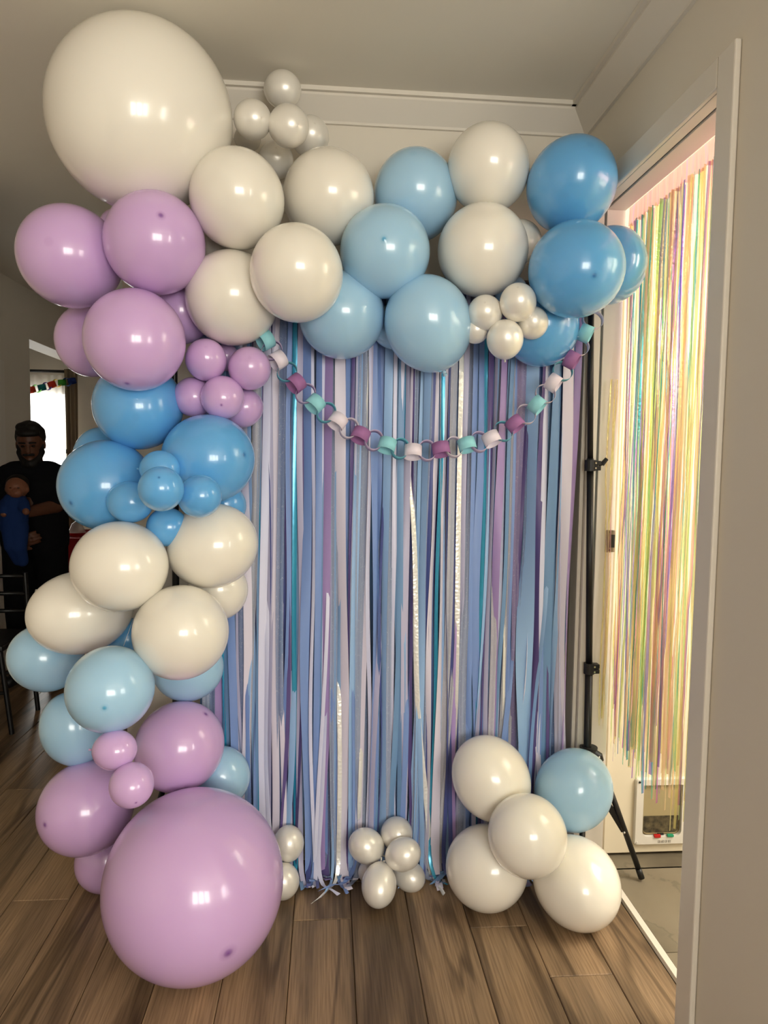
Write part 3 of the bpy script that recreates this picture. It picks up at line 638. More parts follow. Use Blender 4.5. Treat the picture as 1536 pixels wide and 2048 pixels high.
def ribbon(px0, px1, c, layer, lean=None, length=None, shows=None):
    Y = SY+0.012+0.012*layer
    xa, xb = at(px0, ROW, Y).x, at(px1, ROW, Y).x
    w = max(xb-xa, 0.004); xc = (xa+xb)/2
    zr = at((px0+px1)/2, ROW, Y).z
    lean = rnd.gauss(0, 0.010) if lean is None else lean
    extra = length if length is not None else rnd.uniform(-0.03, 0.10)
    ph, fr, amp = rnd.uniform(0, 6.28), rnd.uniform(1.2, 3.2), rnd.uniform(0.0012, 0.004)
    tw0, twr, twp = rnd.uniform(-0.4, 0.4), rnd.uniform(0.25, 1.0), rnd.uniform(0, 6.28)
    tulle = c in 'GXQM'; wob, wp = rnd.gauss(0, 0.006), rnd.uniform(0, 6.28)
    if tulle: twr *= 0.4
    if c in 'ZT': twr *= 0.5
    wide = w/ max(0.6, math.cos(0.4))*(1.0)
    nseg = 40; nc = 7 if tulle else 3
    vs, fs = [], []
    zt = BARZ+0.012
    ybend = 0.012+rnd.uniform(0, 0.03)
    for k in range(nseg+1):
        s = k/nseg
        z = zt*(1-s)
        h = (zt-z)
        dback = 0.0
        if shows:      # slips behind its neighbours outside these heights
            m_ = min(max(a_-z, z-b9) for a_, b9 in shows); dback = 0.030*max(0.0, min(1.0, 0.5+m_/0.30))
        x = xc+lean*((zr-z)/1.2)*1.0+wob*math.sin(wp+h*2.1)*max(0, h-0.5)+amp*math.sin(ph+fr*h*2)*(0.4+h)
        y = Y+dback+0.005*math.sin(ph*2+1.7*h)
        ang = (tw0+twr*math.sin(twp+h*fr*1.1))
        ww = w*0.5*(1.12)
        if h < 0.25: ww *= 0.75+h
        for j in range(nc):
            f = j/(nc-1)*2-1
            fold_y = (0.35*w*math.sin(f*5.0+ph+h*0.7)*0.35 if tulle else -0.10*w*(1-f*f))
            xx = x+f*ww*math.cos(ang); yy = y+f*ww*math.sin(ang)+fold_y
            # lower end curls forward along the floor
            vs.append((xx, yy, z))
    # lower end: sweeps forward in an arc and trails on the floor
    rows = nseg+1
    if extra > 0:
        ra = rnd.uniform(0.04, 0.11); keep = [k for k in range(nseg+1) if zt*(1-k/nseg) > ra]
        vs = vs[:len(keep)*nc]; last = [Vector(q) for q in vs[-nc:]]
        z0 = last[0].z; ca = rnd.gauss(0, 0.35); m_ = 9; twist = rnd.gauss(0, 0.9); cb = sum(last, Vector())/nc
        flat = max(extra-ra*0.4, 0.01); fl_z = 0.0025+0.003*(layer+1)
        for q in range(1, m_+1):
            t = q/m_
            if t <= 0.6:
                th = t/0.6*math.pi/2; dy = -ra*0.75*(1-math.cos(th)); zz = z0*(1-math.sin(th))+fl_z
            else:
                t2 = (t-0.6)/0.4; dy = -ra*0.75-flat*t2; zz = fl_z+0.012*math.sin(t2*2.6)*max(0.2, rnd.random())
            tw = twist*min(1, t*1.4)*0.35
            for j in range(nc):
                o_ = last[j]-cb
                vs.append((cb.x+o_.x*(1-0.25*t)*math.cos(tw)+ca*(-dy)*t, cb.y+o_.y*(1-t)+o_.x*math.sin(tw)*0.5+dy+(0.01*(j/(nc-1)) if q == m_ else 0), zz+abs(o_.x*math.sin(tw))*0.6))
        rows = len(keep)+m_
    else:
        cut = -extra
        for k in range(nseg+1):
            for j in range(nc):
                i0 = k*nc+j
                if vs[i0][2] < cut: vs[i0] = (vs[i0][0], vs[i0][1], cut+0.006*(j % 2))
    for k in range(rows-1):
        for j in range(nc-1):
            a = k*nc+j; fs.append((a, a+1, a+1+nc, a+nc))
    return mesh('ribbon', vs, fs, RC[c], cur, True)
# back layers fill behind (irregular, mostly blue)
xx = 398
while xx < 1122:
    w = rnd.uniform(10, 20); ribbon(xx, xx+w, rnd.choice('DDPPSPVDSQ'), 2.4+rnd.random()*0.6); xx += w*rnd.uniform(0.6, 0.95)
xx = 404
while xx < 1118:
    w = rnd.uniform(9, 17); ribbon(xx, xx+w, rnd.choice('PPSPSBLDGQLWVB'), 1.2+rnd.random()*0.6); xx += w*rnd.uniform(0.9, 1.5)
def seq(x0, sc, items, layer=0):
    for a, b_, c in items:
        ribbon(x0+a/sc, x0+b_/sc, c, layer+rnd.uniform(0, 0.5))
seq(400, 3.84, [(20, 70, 'G'), (70, 120, 'Q'), (112, 160, 'U'), (165, 200, 'S'), (188, 206, 'T'), (215, 270, 'P'), (262, 330, 'Q'), (325, 385, 'K'), (370, 430, 'X'), (430, 458, 'S'),
 (450, 466, 'T'), (466, 520, 'W'), (512, 562, 'L'), (556, 606, 'K'), (600, 652, 'Q'), (640, 668, 'V'), (650, 682, 'P'), (680, 704, 'L'),
 (712, 744, 'T'), (742, 782, 'L'), (764, 792, 'V'), (790, 856, 'P'), (852, 876, 'W'), (874, 918, 'P'), (908, 942, 'W'),
 (936, 1004, 'U'), (996, 1048, 'G'), (1018, 1040, 'B'), (1056, 1130, 'K'), (1126, 1150, 'V'), (1148, 1168, 'W'), (1164, 1212, 'B'),
 (1198, 1256, 'G'), (1240, 1290, 'K'), (1284, 1312, 'W'), (1308, 1360, 'P'), (1352, 1372, 'S'), (1376, 1396, 'D'), (1390, 1446, 'B'), (1440, 1480, 'G'), (1474, 1498, 'W'), (1496, 1540, 'S')])
seq(780, 3.84, [(14, 38, 'W'), (38, 72, 'S'), (66, 92, 'T'), (88, 140, 'L'), (118, 138, 'K'), (136, 176, 'V'), (168, 200, 'G'), (214, 268, 'B'), (258, 308, 'G'), (268, 302, 'D'), (300, 338, 'K'),
 (342, 368, 'T'), (362, 424, 'K'), (416, 446, 'D'), (426, 474, 'X'), (474, 502, 'D'), (530, 566, 'L'), (556, 608, 'G'), (602, 636, 'P'), (632, 686, 'P'),
 (676, 706, 'T'), (702, 724, 'B'), (718, 758, 'V'), (750, 780, 'L'), (770, 824, 'U'), (814, 854, 'W'), (850, 876, 'S'), (868, 894, 'X'), (908, 934, 'P'),
 (926, 996, 'M'), (990, 1106, 'B'), (1000, 1060, 'Q'), (1096, 1144, 'V'), (1140, 1180, 'W'), (1170, 1236, 'S'), (1228, 1256, 'V'), (1248, 1284, 'B'), (1274, 1350, 'K'), (1300, 1345, 'L'), (1340, 1384, 'U')])
# silver foil strips in front
hz = lambda y: at(768, y, SY).z
for px, w, ln, lg, sh in ((676, 8, 0.016, 0.13, [(0, hz(1390))]), (727, 7, -0.004, -0.02, [(hz(1640), hz(1500)), (hz(890), hz(700))]), (834, 9, 0.075, 0.12, [(0, hz(940))]),
                      (915, 9, 0.006, 0.02, [(hz(1500), hz(650))]), (1014, 6, 0.006, 0.02, [(hz(1500), hz(1190))])):
    ribbon(px-w/2, px+w/2, 'Z', -0.5, lean=ln, length=lg, shows=sh)
# narrow loose ones that cross in front
for i in range(26):
    px = rnd.uniform(470, 1120); w = rnd.uniform(6, 12); zz = hz(rnd.uniform(1150, 1500))
    ribbon(px, px+w, rnd.choice('WKBPLBUXP'), -0.4, lean=rnd.gauss(0, 0.035), shows=[(0, zz)])

# ------------------------------------------------------------------ paper chain
def paper(name, c): return bump(mat(name, c, 0.75, 0.25), 500, 0.08, dist=0.0005)
PC = {'t': paper('teal_paper', srgb(150, 214, 226)), 'p': paper('plum_paper', srgb(160, 110, 162)), 'w': paper('white_paper', srgb(232, 222, 236)),
      'd': paper('dark_teal_paper', srgb(110, 186, 204)), 'l': paper('lilac_paper', srgb(204, 186, 220))}
ch = empty('paper_chain', tuple(at(530, 670, 2.2))); tag(ch, 'handmade paper chain of teal, white and plum links looped across the ribbons', 'garland')
front = [(531, 679, 't'), (556, 719, 'w'), (592, 765, 'p'), (630, 806, 't'), (675, 841, 'w'), (721, 869, 'p'), (774, 889, 't'), (826, 902, 'w'), (882, 897, 'p'), (934, 888, 't'),
         (983, 876, 'w'), (1030, 846, 'p'), (1074, 808, 't'), (1107, 764, 'w'), (1143, 718, 'p'), (1171, 665, 't')]
rings = 'ldldwldlwldwwdww'
def link(c, t, n, R_, hw, col, squash=1.0):
    """band ring: axis n, radius R_ in the plane of t and n x t, half width hw along the axis"""
    b_ = n.cross(t).normalized(); vs, fs = [], []; K = 28; th = 0.0004
    for k in range(K):
        a = 2*math.pi*k/K; rad = t*math.cos(a)*R_*squash+b_*math.sin(a)*R_
        o_ = rad.normalized()*th
        for s_ in (-1, 1): vs.append(c+rad+n*hw*s_)
        for s_ in (1, -1): vs.append(c+rad-o_+n*hw*s_)
    for k in range(K):
        i, j = 4*k, 4*((k+1) % K)
        for q in range(4): fs.append((i+q, i+(q+1) % 4, j+(q+1) % 4, j+q))
    o = mesh('link', vs, fs, PC[col], ch, True)
    m_ = o.data; 
    return o
P = [at(x_, y_+2, 2.215) for x_, y_, c_ in front]
view = Vector((0, -1, 0))
for k, (x_, y_, c_) in enumerate(front):
    a_, b2 = P[max(k-1, 0)], P[min(k+1, len(P)-1)]
    t_ = (b2-a_).normalized()
    dn_ = view.cross(t_).normalized()        # in the picture plane, across the chain
    if dn_.z > 0: dn_ = -dn_
    tl = (dn_*math.cos(0.34)+view*math.sin(0.34)).normalized()   # link leans so its lower lip opens to us
    link(P[k], t_, tl, 0.0305, 0.0190, c_, 0.92)
for k in range(len(front)):
    if k < len(front)-1: c0 = (P[k]+P[k+1])/2; t_ = (P[k+1]-P[k]).normalized()
    else: c0 = P[k]+Vector((0.022, 0.0, 0.042)); t_ = Vector((0.4, 0, 0.9)).normalized()
    ax = (view*math.cos(0.22)+Vector((0, 0, 1))*math.sin(0.30)).normalized(); ax = (ax-ax.dot(t_)*t_).normalized()
    link(c0, t_, ax, 0.0325, 0.0150, rings[k], 0.86)
# ------------------------------------------------------------------ iridescent foil curtain in the laundry opening
def film(name, stops, seed):
    m = D.materials.new(name); m.use_nodes = True; N, L = m.node_tree.nodes, m.node_tree.links
    for n_ in list(N):
        if n_.type == 'BSDF_PRINCIPLED': N.remove(n_)
    out = N['Material Output']
    tc = N.new('ShaderNodeTexCoord'); mp = N.new('ShaderNodeMapping'); mp.inputs['Scale'].default_value = (60, 60, 1.5); mp.inputs['Location'].default_value = (seed*3.1, seed*1.7, seed)
    n1 = N.new('ShaderNodeTexNoise'); n1.inputs['Scale'].default_value = 1.0; n1.inputs['Detail'].default_value = 2.0
    L.new(tc.outputs['Object'], mp.inputs[0]); L.new(mp.outputs[0], n1.inputs['Vector'])
    r = ramp(N, stops); L.new(n1.outputs['Fac'], r.inputs[0])
    n2 = N.new('ShaderNodeTexNoise'); n2.inputs['Scale'].default_value = 90; n2.inputs['Detail'].default_value = 2; L.new(tc.outputs['Object'], n2.inputs['Vector'])
    bp = N.new('ShaderNodeBump'); bp.inputs['Strength'].default_value = 0.6; bp.inputs['Distance'].default_value = 0.003; L.new(n2.outputs['Fac'], bp.inputs['Height'])
    tr = N.new('ShaderNodeBsdfTransparent'); lt = N.new('ShaderNodeMix'); lt.data_type = 'RGBA'; lt.inputs[0].default_value = 0.35; lt.inputs[7].default_value = (1, 1, 1, 1); L.new(r.outputs[0], lt.inputs[6]); L.new(lt.outputs[2], tr.inputs[0])
    df = N.new('ShaderNodeBsdfDiffuse'); L.new(r.outputs[0], df.inputs[0])
    tl = N.new('ShaderNodeBsdfTranslucent'); L.new(r.outputs[0], tl.inputs[0])
    gl = N.new('ShaderNodeBsdfGlossy'); gl.inputs['Roughness'].default_value = 0.18; L.new(r.outputs[0], gl.inputs[0]); L.new(bp.outputs[0], gl.inputs['Normal'])
    def mix(f, a, b_):
        x_ = N.new('ShaderNodeMixShader'); x_.inputs[0].default_value = f; L.new(a.outputs[0], x_.inputs[1]); L.new(b_.outputs[0], x_.inputs[2]); return x_
    s = mix(0.5, df, tl); s = mix(0.22, s, gl); s = mix(0.46, s, tr)
    L.new(s.outputs[0], out.inputs['Surface'])
    return m
cY, cP, cK, cV, cT, cG = srgb(242, 236, 160), srgb(246, 218, 184), srgb(226, 148, 198), srgb(140, 128, 216), srgb(50, 174, 186), srgb(176, 226, 166)
FILM = [film('film_cream', [(0.3, cP), (0.5, cY), (0.62, cP), (0.8, cK)], 1),
        film('film_yellow', [(0.35, cY), (0.55, cG), (0.65, cY), (0.8, cP)], 2),
        film('film_pink', [(0.35, cP), (0.5, cK), (0.6, cV), (0.75, cK)], 3),
        film('film_teal', [(0.35, cG), (0.47, cT), (0.6, cT), (0.72, cY)], 4),
        film('film_violet', [(0.35, cK), (0.5, cV), (0.62, cV), (0.75, cT)], 5),
        film('film_peach', [(0.3, cP), (0.55, cP), (0.7, cY)], 6)]
HEADF = film('film_header', [(0.35, srgb(232, 170, 186)), (0.55, srgb(242, 192, 186)), (0.7, srgb(228, 176, 216))], 9)
fc = empty('foil_curtain', (XI+0.01, 2.0, HZ)); tag(fc, 'iridescent foil fringe curtain taped across the laundry opening', 'curtain')
r2 = random.Random(5)
# gathered header strip
vs, fs = [], []; NY = 90
for k in range(NY+1):
    y = OY0-0.02+(OY1-0.03-OY0+0.02)*k/NY
    g = 0.004*math.sin(k*1.15)+0.003*math.sin(k*2.7+1)
    for j in range(5):
        z = HZ+0.004-0.066*j/4-(0.006*math.sin(k*0.9) if j == 4 else 0)
        vs.append((XI+0.009+g*(j/4), y, z))
for k in range(NY):
    for j in range(4):
        a = k*5+j; fs.append((a, a+1, a+6, a+5))
mesh('header_strip', vs, fs, HEADF, fc, True)
def strand(x, y, z0, z1, w, m, yaw, cr):
    vs, fs = [], []; n_ = 22; ph = r2.uniform(0, 6.28)
    ya = yaw; sl = r2.gauss(0, 0.012); px_ = x; 
    for k in range(n_+1):
        s = k/n_; z = z0+(z1-z0)*s
        a = ya+0.35*math.sin(ph+s*7*cr)+(0.6*r2.gauss(0, 0.35) if cr > 1.2 else 0)
        cx = x+0.004*math.sin(ph+s*9)+r2.gauss(0, 0.0007*cr)+0.006*s*math.sin(ph); cy = y+sl*s+0.004*math.sin(ph*1.7+s*6)
        hw = w/2*(1.0 if s < 0.985 else 0.8)
        vs.append((cx-hw*math.cos(a), cy-hw*math.sin(a), z)); vs.append((cx+hw*math.cos(a), cy+hw*math.sin(a), z))
    for k in range(n_):
        i = 2*k; fs.append((i, i+1, i+3, i+2))
    mesh('foil_strand', vs, fs, FILM[m], fc, False)
NS = 165
for k in range(NS):
    y = OY0+0.0+(OY1-0.035-OY0)*((k+r2.uniform(-.4, .4))/NS)
    m_ = r2.choices(range(6), (22, 18, 19, 14, 12, 26))[0]
    zb = 0.50+r2.gauss(0, 0.05)
    if r2.random() < 0.12: zb += r2.uniform(0.05, 0.25)
    strand(XI+0.009+r2.uniform(-0.006, 0.010), y, HZ-0.055, zb, r2.choice((0.004, 0.006, 0.008, 0.010, 0.014)), m_, r2.gauss(1.0, 0.6), r2.choice((0.5, 1, 1.6)))
for px_, pyb in ((1203, 1450), (1210, 1440), (1214, 1460)):
    p_ = at(px_, 1300, OY1-0.035); strand(p_.x, OY1-0.03, 1.75, at(px_, pyb, OY1-0.035).z, 0.006, r2.choice((0, 2, 5)), 0.3, 1.6)

# ------------------------------------------------------------------ cat flap in the door
fY = LY-0.022
c0, c1 = at(1269.8, 1557.5, fY-0.01), at(1269.8, 1688.8, fY-0.01)
fx0 = (c0.x+c1.x)/2; fzt, fzb = c0.z, c1.z; fw = 0.208; fx1 = fx0+fw
cf = empty('cat_flap', ((fx0+fx1)/2, fY, (fzt+fzb)/2)); tag(cf, 'white plastic cat flap with clear door and red and green lock tabs', 'cat flap')
CFW = mat('white_plastic', srgb(226, 222, 214), 0.35); 
def rrect(x0, x1, z0, z1, r, n_=6, flat_top=False):
    pts = []
    for (cx, cz, a0, rr) in ((x1-r, z1-r, 0, r), (x0+r, z1-r, 90, r), (x0+r, z0+r, 180, r), (x1-r, z0+r, 270, r)):
        if flat_top and cz > (z0+z1)/2: rr = 0.003; cx = x1-rr if cx > (x0+x1)/2 else x0+rr; cz = z1-rr
        for k in range(n_+1):
            a = math.radians(a0+90*k/n_); pts.append((cx+rr*math.cos(a), cz+rr*math.sin(a)))
    return pts
def frame_ring(name, outer, inner, y0, y1, m, parent, bevel=0.0):
    n_ = len(outer); vs, fs = [], []
    for (pts, y) in ((outer, y1), (outer, y0+bevel), ([(x+(0.5*(fx0+fx1)-x)*bevel*6, z+(0.5*(fzt+fzb)-z)*bevel*6) for x, z in outer], y0), (inner, y0), (inner, y1)):
        vs += [(x, y, z) for x, z in pts]
    for r_ in range(4):
        for k in range(n_):
            a, b_ = r_*n_+k, r_*n_+(k+1) % n_; fs.append((a, b_, b_+n_, a+n_))
    return mesh(name, vs, fs, m, parent)
ix0, ix1, izb, izt = fx0+0.029, fx1-0.029, fzb+0.031, fzt-0.024
frame_ring('frame', rrect(fx0, fx1, fzb, fzt, 0.008), rrect(ix0, ix1, izb, izt, 0.022, flat_top=True), fY-0.016, fY, CFW, cf, 0.003)
CLEAR = mat('smoky_clear_plastic', srgb(190, 178, 140), 0.25, 0.5); CLEAR.node_tree.nodes['Principled BSDF'].inputs['Alpha'].default_value = 0.55
TUN = mat('flap_tunnel', srgb(120, 106, 74), 0.6); DIRT = mat('grimy_lower_pane', srgb(66, 58, 40), 0.8)
N_, L_, b_ = nodes(DIRT); tc = N_.new('ShaderNodeTexCoord'); nn = N_.new('ShaderNodeTexNoise'); nn.inputs['Scale'].default_value = 55; nn.inputs['Detail'].default_value = 6
L_.new(tc.outputs['Object'], nn.inputs['Vector']); rr_ = ramp(N_, [(0.35, srgb(48, 42, 30)), (0.7, srgb(104, 94, 68))]); L_.new(nn.outputs['Fac'], rr_.inputs[0]); L_.new(rr_.outputs[0], b_.inputs['Base Color'])
pts = rrect(ix0, ix1, izb, izt, 0.022, flat_top=True)
mesh('tunnel_back', [(x, fY-0.0008, z) for x, z in pts], [tuple(range(len(pts)))], TUN, cf)
pts = rrect(ix0+0.006, ix1-0.006, izb+0.005, izt-0.004, 0.020, flat_top=True)
PANE = mat('flap_pane', srgb(170, 156, 120), 0.35, 0.5)
mesh('flap_pane', [(x, fY-0.0048, z) for x, z in pts]+[(x, fY-0.002, z) for x, z in pts], [tuple(range(len(pts)))]+[(k, (k+1) % len(pts), (k+1) % len(pts)+len(pts), k+len(pts)) for k in range(len(pts))], PANE, cf)
zs = izb+(izt-izb)*0.38
lowp = [(x, z) for x, z in rrect(ix0+0.007, ix1-0.007, izb+0.010, zs, 0.016, flat_top=True)]
mesh('draught_strip', [(x, fY-0.0056, z) for x, z in lowp], [tuple(range(len(lowp)))], DIRT, cf)
box('hinge_pin', (ix0, fY-0.009, izt-0.004), (ix1, fY-0.003, izt-0.001), TUN, cf)
cxm = fx0+0.104
box('magnet', (cxm-0.012, fY-0.009, izb+0.001), (cxm+0.012, fY-0.004, izb+0.008), BLACKP, cf, 0.001)
RED = mat('red_plastic', srgb(190, 30, 28), 0.4); GRN = mat('green_plastic', srgb(40, 150, 110), 0.4)
t1, t2 = at(1315, 1672, fY-.018), at(1341, 1671, fY-.018)
box('lock_tab', (t1.x-0.012, fY-0.021, t1.z-0.006), (t1.x+0.012, fY-0.010, t1.z+0.004), RED, cf, 0.001)['label'] = 'red lock tab'
box('lock_tab', (t2.x-0.012, fY-0.021, t2.z-0.005), (t2.x+0.012, fY-0.010, t2.z+0.003), GRN, cf, 0.001)['label'] = 'green lock tab'
for xx_, zz_, m_ in ((fx0+.011, fzt-.011, BLACKP), (fx0+.010, fzb+.010, CFW), (fx1-.011, fzt-.011, BLACKP), (fx1-.010, fzb+.010, CFW)):
    rod('screw', (xx_, fY-0.0185, zz_), (xx_, fY-0.0155, zz_), 0.0042, m_, cf, 12)
# four small embossed lock symbols under the tabs
GREY = mat('grey_print', srgb(140, 136, 128), 0.6)
zi = at(1328, 1683, fY-.017).z
for k in range(4):
    xc_ = at(1318.5+6.8*k, 1683, fY-.017).x; h_ = 0.0046; bm = bmesh.new()
    for (a0, a1, b0, b1) in ((-h_, h_, h_-.0011, h_), (-h_, h_, -h_, -h_+.0011), (-h_, -h_+.0011, -h_, h_), (h_-.0011, h_, -h_, h_)):
        if k == 1 and b0 > 0 and a1-a0 > .005: a0 = -h_+.003
        if k == 2 and b1 < 0 and a1-a0 > .005: a1 = h_-.003
        bx(bm, (xc_+a0, fY-0.0168, zi+b0), (xc_+a1, fY-0.0158, zi+b1))
    s_ = (1, -1, 1, -1)[k]; bx(bm, (xc_-.0022, fY-0.0168, zi-.0006), (xc_+.0022, fY-0.0158, zi+.0006)); bx(bm, (xc_+.0012*s_-.0006, fY-.0168, zi-.0022), (xc_+.0012*s_+.0006, fY-.0158, zi+.0022))
    obj('lock_symbol', bm, GREY, cf)

# ------------------------------------------------------------------ far dining room: window, curtains, table
wn = struct(empty('window_1', ((wx0+wx1)/2, WY, 0.3)))
DKF = mat('dark_rod_metal', srgb(26, 22, 20), 0.5)
bm = bmesh.new()
for lo, hi in (((wx0, WY+.03, .25), (wx0+.05, WY+.08, 2.12)), ((wx1-.05, WY+.03, .25), (wx1, WY+.08, 2.12)), ((wx0, WY+.03, .25), (wx1, WY+.08, .30)), ((wx0, WY+.03, 2.07), (wx1, WY+.08, 2.12)), ((wx0, WY+.03, 1.50), (wx1, WY+.08, 1.54))): bx(bm, lo, hi)
obj('window_frame', bm, TRIM, wn)
GL = D.materials.new('window_glass'); GL.use_nodes = True; g_ = GL.node_tree; b0 = g_.nodes['Principled BSDF']; b0.inputs['Roughness'].default_value = 0.02; b0.inputs['Transmission Weight'].default_value = 1.0; b0.inputs['IOR'].default_value = 1.01
box('pane', (wx0+.05, WY+.052, .30), (wx1-.05, WY+.056, 2.07), GL, wn)
def drape(name, x0, x1, z0, z1, y, nf, amp, m, lab, cat):
    vs, fs = [], []; NX = nf*10; NZ = 10; rr = random.Random(len(name)*3)
    for i in range(NX+1):
        s = i/NX
        for j in range(NZ+1):
            t = j/NZ; vs.append((x0+(x1-x0)*s+0.01*math.sin(t*3+s*9), y+amp*(0.5+0.5*t)*math.sin(s*nf*2*math.pi+0.7*math.sin(t*2+s*5)), z1+(z0-z1)*t))
    for i in range(NX):
        for j in range(NZ):
            a = i*(NZ+1)+j; fs.append((a, a+1, a+NZ+2, a+NZ+1))
    return tag(mesh(name, vs, fs, m, None, True), lab, cat)
SH = D.materials.new('sheer_voile'); SH.use_nodes = True; N_, L_ = SH.node_tree.nodes, SH.node_tree.links
N_.remove(N_['Principled BSDF']); o_ = N_['Material Output']
a1 = N_.new('ShaderNodeBsdfTranslucent'); a1.inputs[0].default_value = srgb(246, 242, 228); a2 = N_.new('ShaderNodeBsdfDiffuse'); a2.inputs[0].default_value = srgb(240, 236, 222)
a3 = N_.new('ShaderNodeBsdfTransparent'); x1_ = N_.new('ShaderNodeMixShader'); x1_.inputs[0].default_value = .3; x2_ = N_.new('ShaderNodeMixShader'); x2_.inputs[0].default_value = .3
L_.new(a1.outputs[0], x1_.inputs[1]); L_.new(a2.outputs[0], x1_.inputs[2]); L_.new(x1_.outputs[0], x2_.inputs[1]); L_.new(a3.outputs[0], x2_.inputs[2]); L_.new(x2_.outputs[0], o_.inputs[0])
rodz = at(90, 742, WY-0.1).z
drape('sheer_curtain', wx0, at(133, 900, WY-.06).x, 0.06, rodz-0.03, WY-0.06, 14, 0.012, SH, 'white sheer curtain glowing over the far window behind the man', 'curtain')
TA = bump(mat('taupe_curtain_cloth', srgb(150, 132, 108), 0.8, 0.2), 200, 0.2)
drape('taupe_curtain', at(131, 900, WY-.13).x, at(157, 900, WY-.13).x, 0.04, rodz+0.02, WY-0.13, 5, 0.03, TA, 'taupe full-length curtain gathered at the right of the far window', 'curtain')
cr = empty('curtain_rod', (wx1, WY-.1, rodz)); tag(cr, 'black curtain rod above the far window', 'curtain rod')
rod('rod', (wx0-.2, WY-.1, rodz), (at(160, 742, WY-.1).x, WY-.1, rodz), 0.013, DKF, cr)
for xr in (wx0-.1, at(150, 742, WY-.1).x): rod('bracket', (xr, WY-.1, rodz), (xr, WY, rodz), 0.008, DKF, cr)
# rainbow paper chain across the far window
RB = [paper(n_, c_) for n_, c_ in (('red_paper', srgb(214, 60, 36)), ('green_paper', srgb(86, 170, 60)), ('deep_teal_paper', srgb(30, 130, 130)), ('violet_paper', srgb(76, 50, 120)), ('scarlet_paper', srgb(200, 50, 34)), ('yellow_paper', srgb(232, 200, 90)), ('leaf_paper', srgb(66, 150, 50)), ('navy_paper', srgb(44, 80, 140)), ('dark_blue_paper', srgb(30, 50, 110)))]
rc = empty('rainbow_paper_chain', tuple(at(100, 770, WY-.3))); tag(rc, 'rainbow paper chain strung across the far window', 'garland')
cpts = [(58, 781), (68, 778.5), (79, 776), (89, 774), (99, 771), (109, 767.5), (119, 765.5), (129, 765), (139, 763), (149, 761)]
ch_save = ch; ch = rc
PCs = dict(PC); 
for k in range(len(cpts)-1):
    A_, B2 = at(*cpts[k], WY-.21), at(*cpts[k+1], WY-.21); PC['r%d' % k] = RB[k]
    t_ = (B2-A_).normalized(); up_ = Vector((0, 0, 1)); ax = (up_ if k % 2 == 0 else Vector((0, -1, 0))); ax = (ax-ax.dot(t_)*t_).normalized()
    link((A_+B2)/2, t_, ax, 0.036, 0.024, 'r%d' % k)
ch = ch_save
# red cloth table with clear cake tub
ty_ = 6.1; tz = at(140, 1076, ty_-.3).z; tx0 = at(112, 1076, ty_-.3).x; 
tb = empty('dining_table', (tx0+.5, ty_, 0)); tag(tb, 'table under a red cloth by the far window', 'table')
REDC = bump(mat('red_tablecloth', srgb(150, 28, 34), 0.8, 0.2), 40, 0.4, dist=.01); DW = mat('dark_wood', srgb(40, 28, 22), 0.5)
box('tabletop', (tx0, ty_-.33, tz-.03), (tx0+1.0, ty_+.4, tz-.003), DW, tb, 0.003)
for sx, sy in ((.06, -.27), (.94, -.27), (.06, .34), (.94, .34)): box('leg', (tx0+sx-.03, ty_+sy-.03, 0), (tx0+sx+.03, ty_+sy+.03, tz-.03), DW, tb)
vs, fs = [], []; per = []
for k in range(40): per.append((tx0-.01+1.02*k/40, ty_-.345))
for k in range(24): per.append((tx0+1.01, ty_-.345+.76*k/24))
for k in range(40): per.append((tx0+1.01-1.02*k/40, ty_+.415))
for k in range(24): per.append((tx0-.01, ty_+.415-.76*k/24))
n_ = len(per); cxc, cyc = tx0+.5, ty_+.035
for j in range(6):
    for k, (x_, y_) in enumerate(per):
        w_ = 0.02*math.sin(k*0.9)*(j/5)+0.004*j
        dx, dy = x_-cxc, y_-cyc; l_ = math.hypot(dx, dy); vs.append((x_+dx/l_*w_, y_+dy/l_*w_, tz-0.42*j/5+(.001 if j == 0 else 0)))
for j in range(5):
    for k in range(n_): fs.append((j*n_+k, j*n_+(k+1) % n_, (j+1)*n_+(k+1) % n_, (j+1)*n_+k))
fs.append(tuple(range(n_)))
tag(mesh('tablecloth', vs, fs, REDC, None, True), 'red tablecloth hanging over the far table', 'tablecloth')
tp = at(150, 1072, ty_-.2); tubx = tp.x
tu = empty('cake_tub', (tubx, ty_-.15, tz)); tag(tu, 'clear plastic food tub with a red base on the red table', 'container')
bm = bmesh.new(); tube(bm, [(tubx, ty_-.15, tz+.002), (tubx, ty_-.15, tz+.03)], [.055, .068], 28); obj('base', bm, RED, tu)
bm = bmesh.new(); tube(bm, [(tubx, ty_-.15, tz+.03), (tubx, ty_-.15, tz+.034), (tubx, ty_-.15, tz+.10), (tubx, ty_-.15, tz+.125)], [.072, .068, .040, .012], 28)
CLR = mat('clear_tub', srgb(210, 200, 200), 0.15); CLR.node_tree.nodes['Principled BSDF'].inputs['Alpha'].default_value = .45
obj('lid', bm, CLR, tu, True)

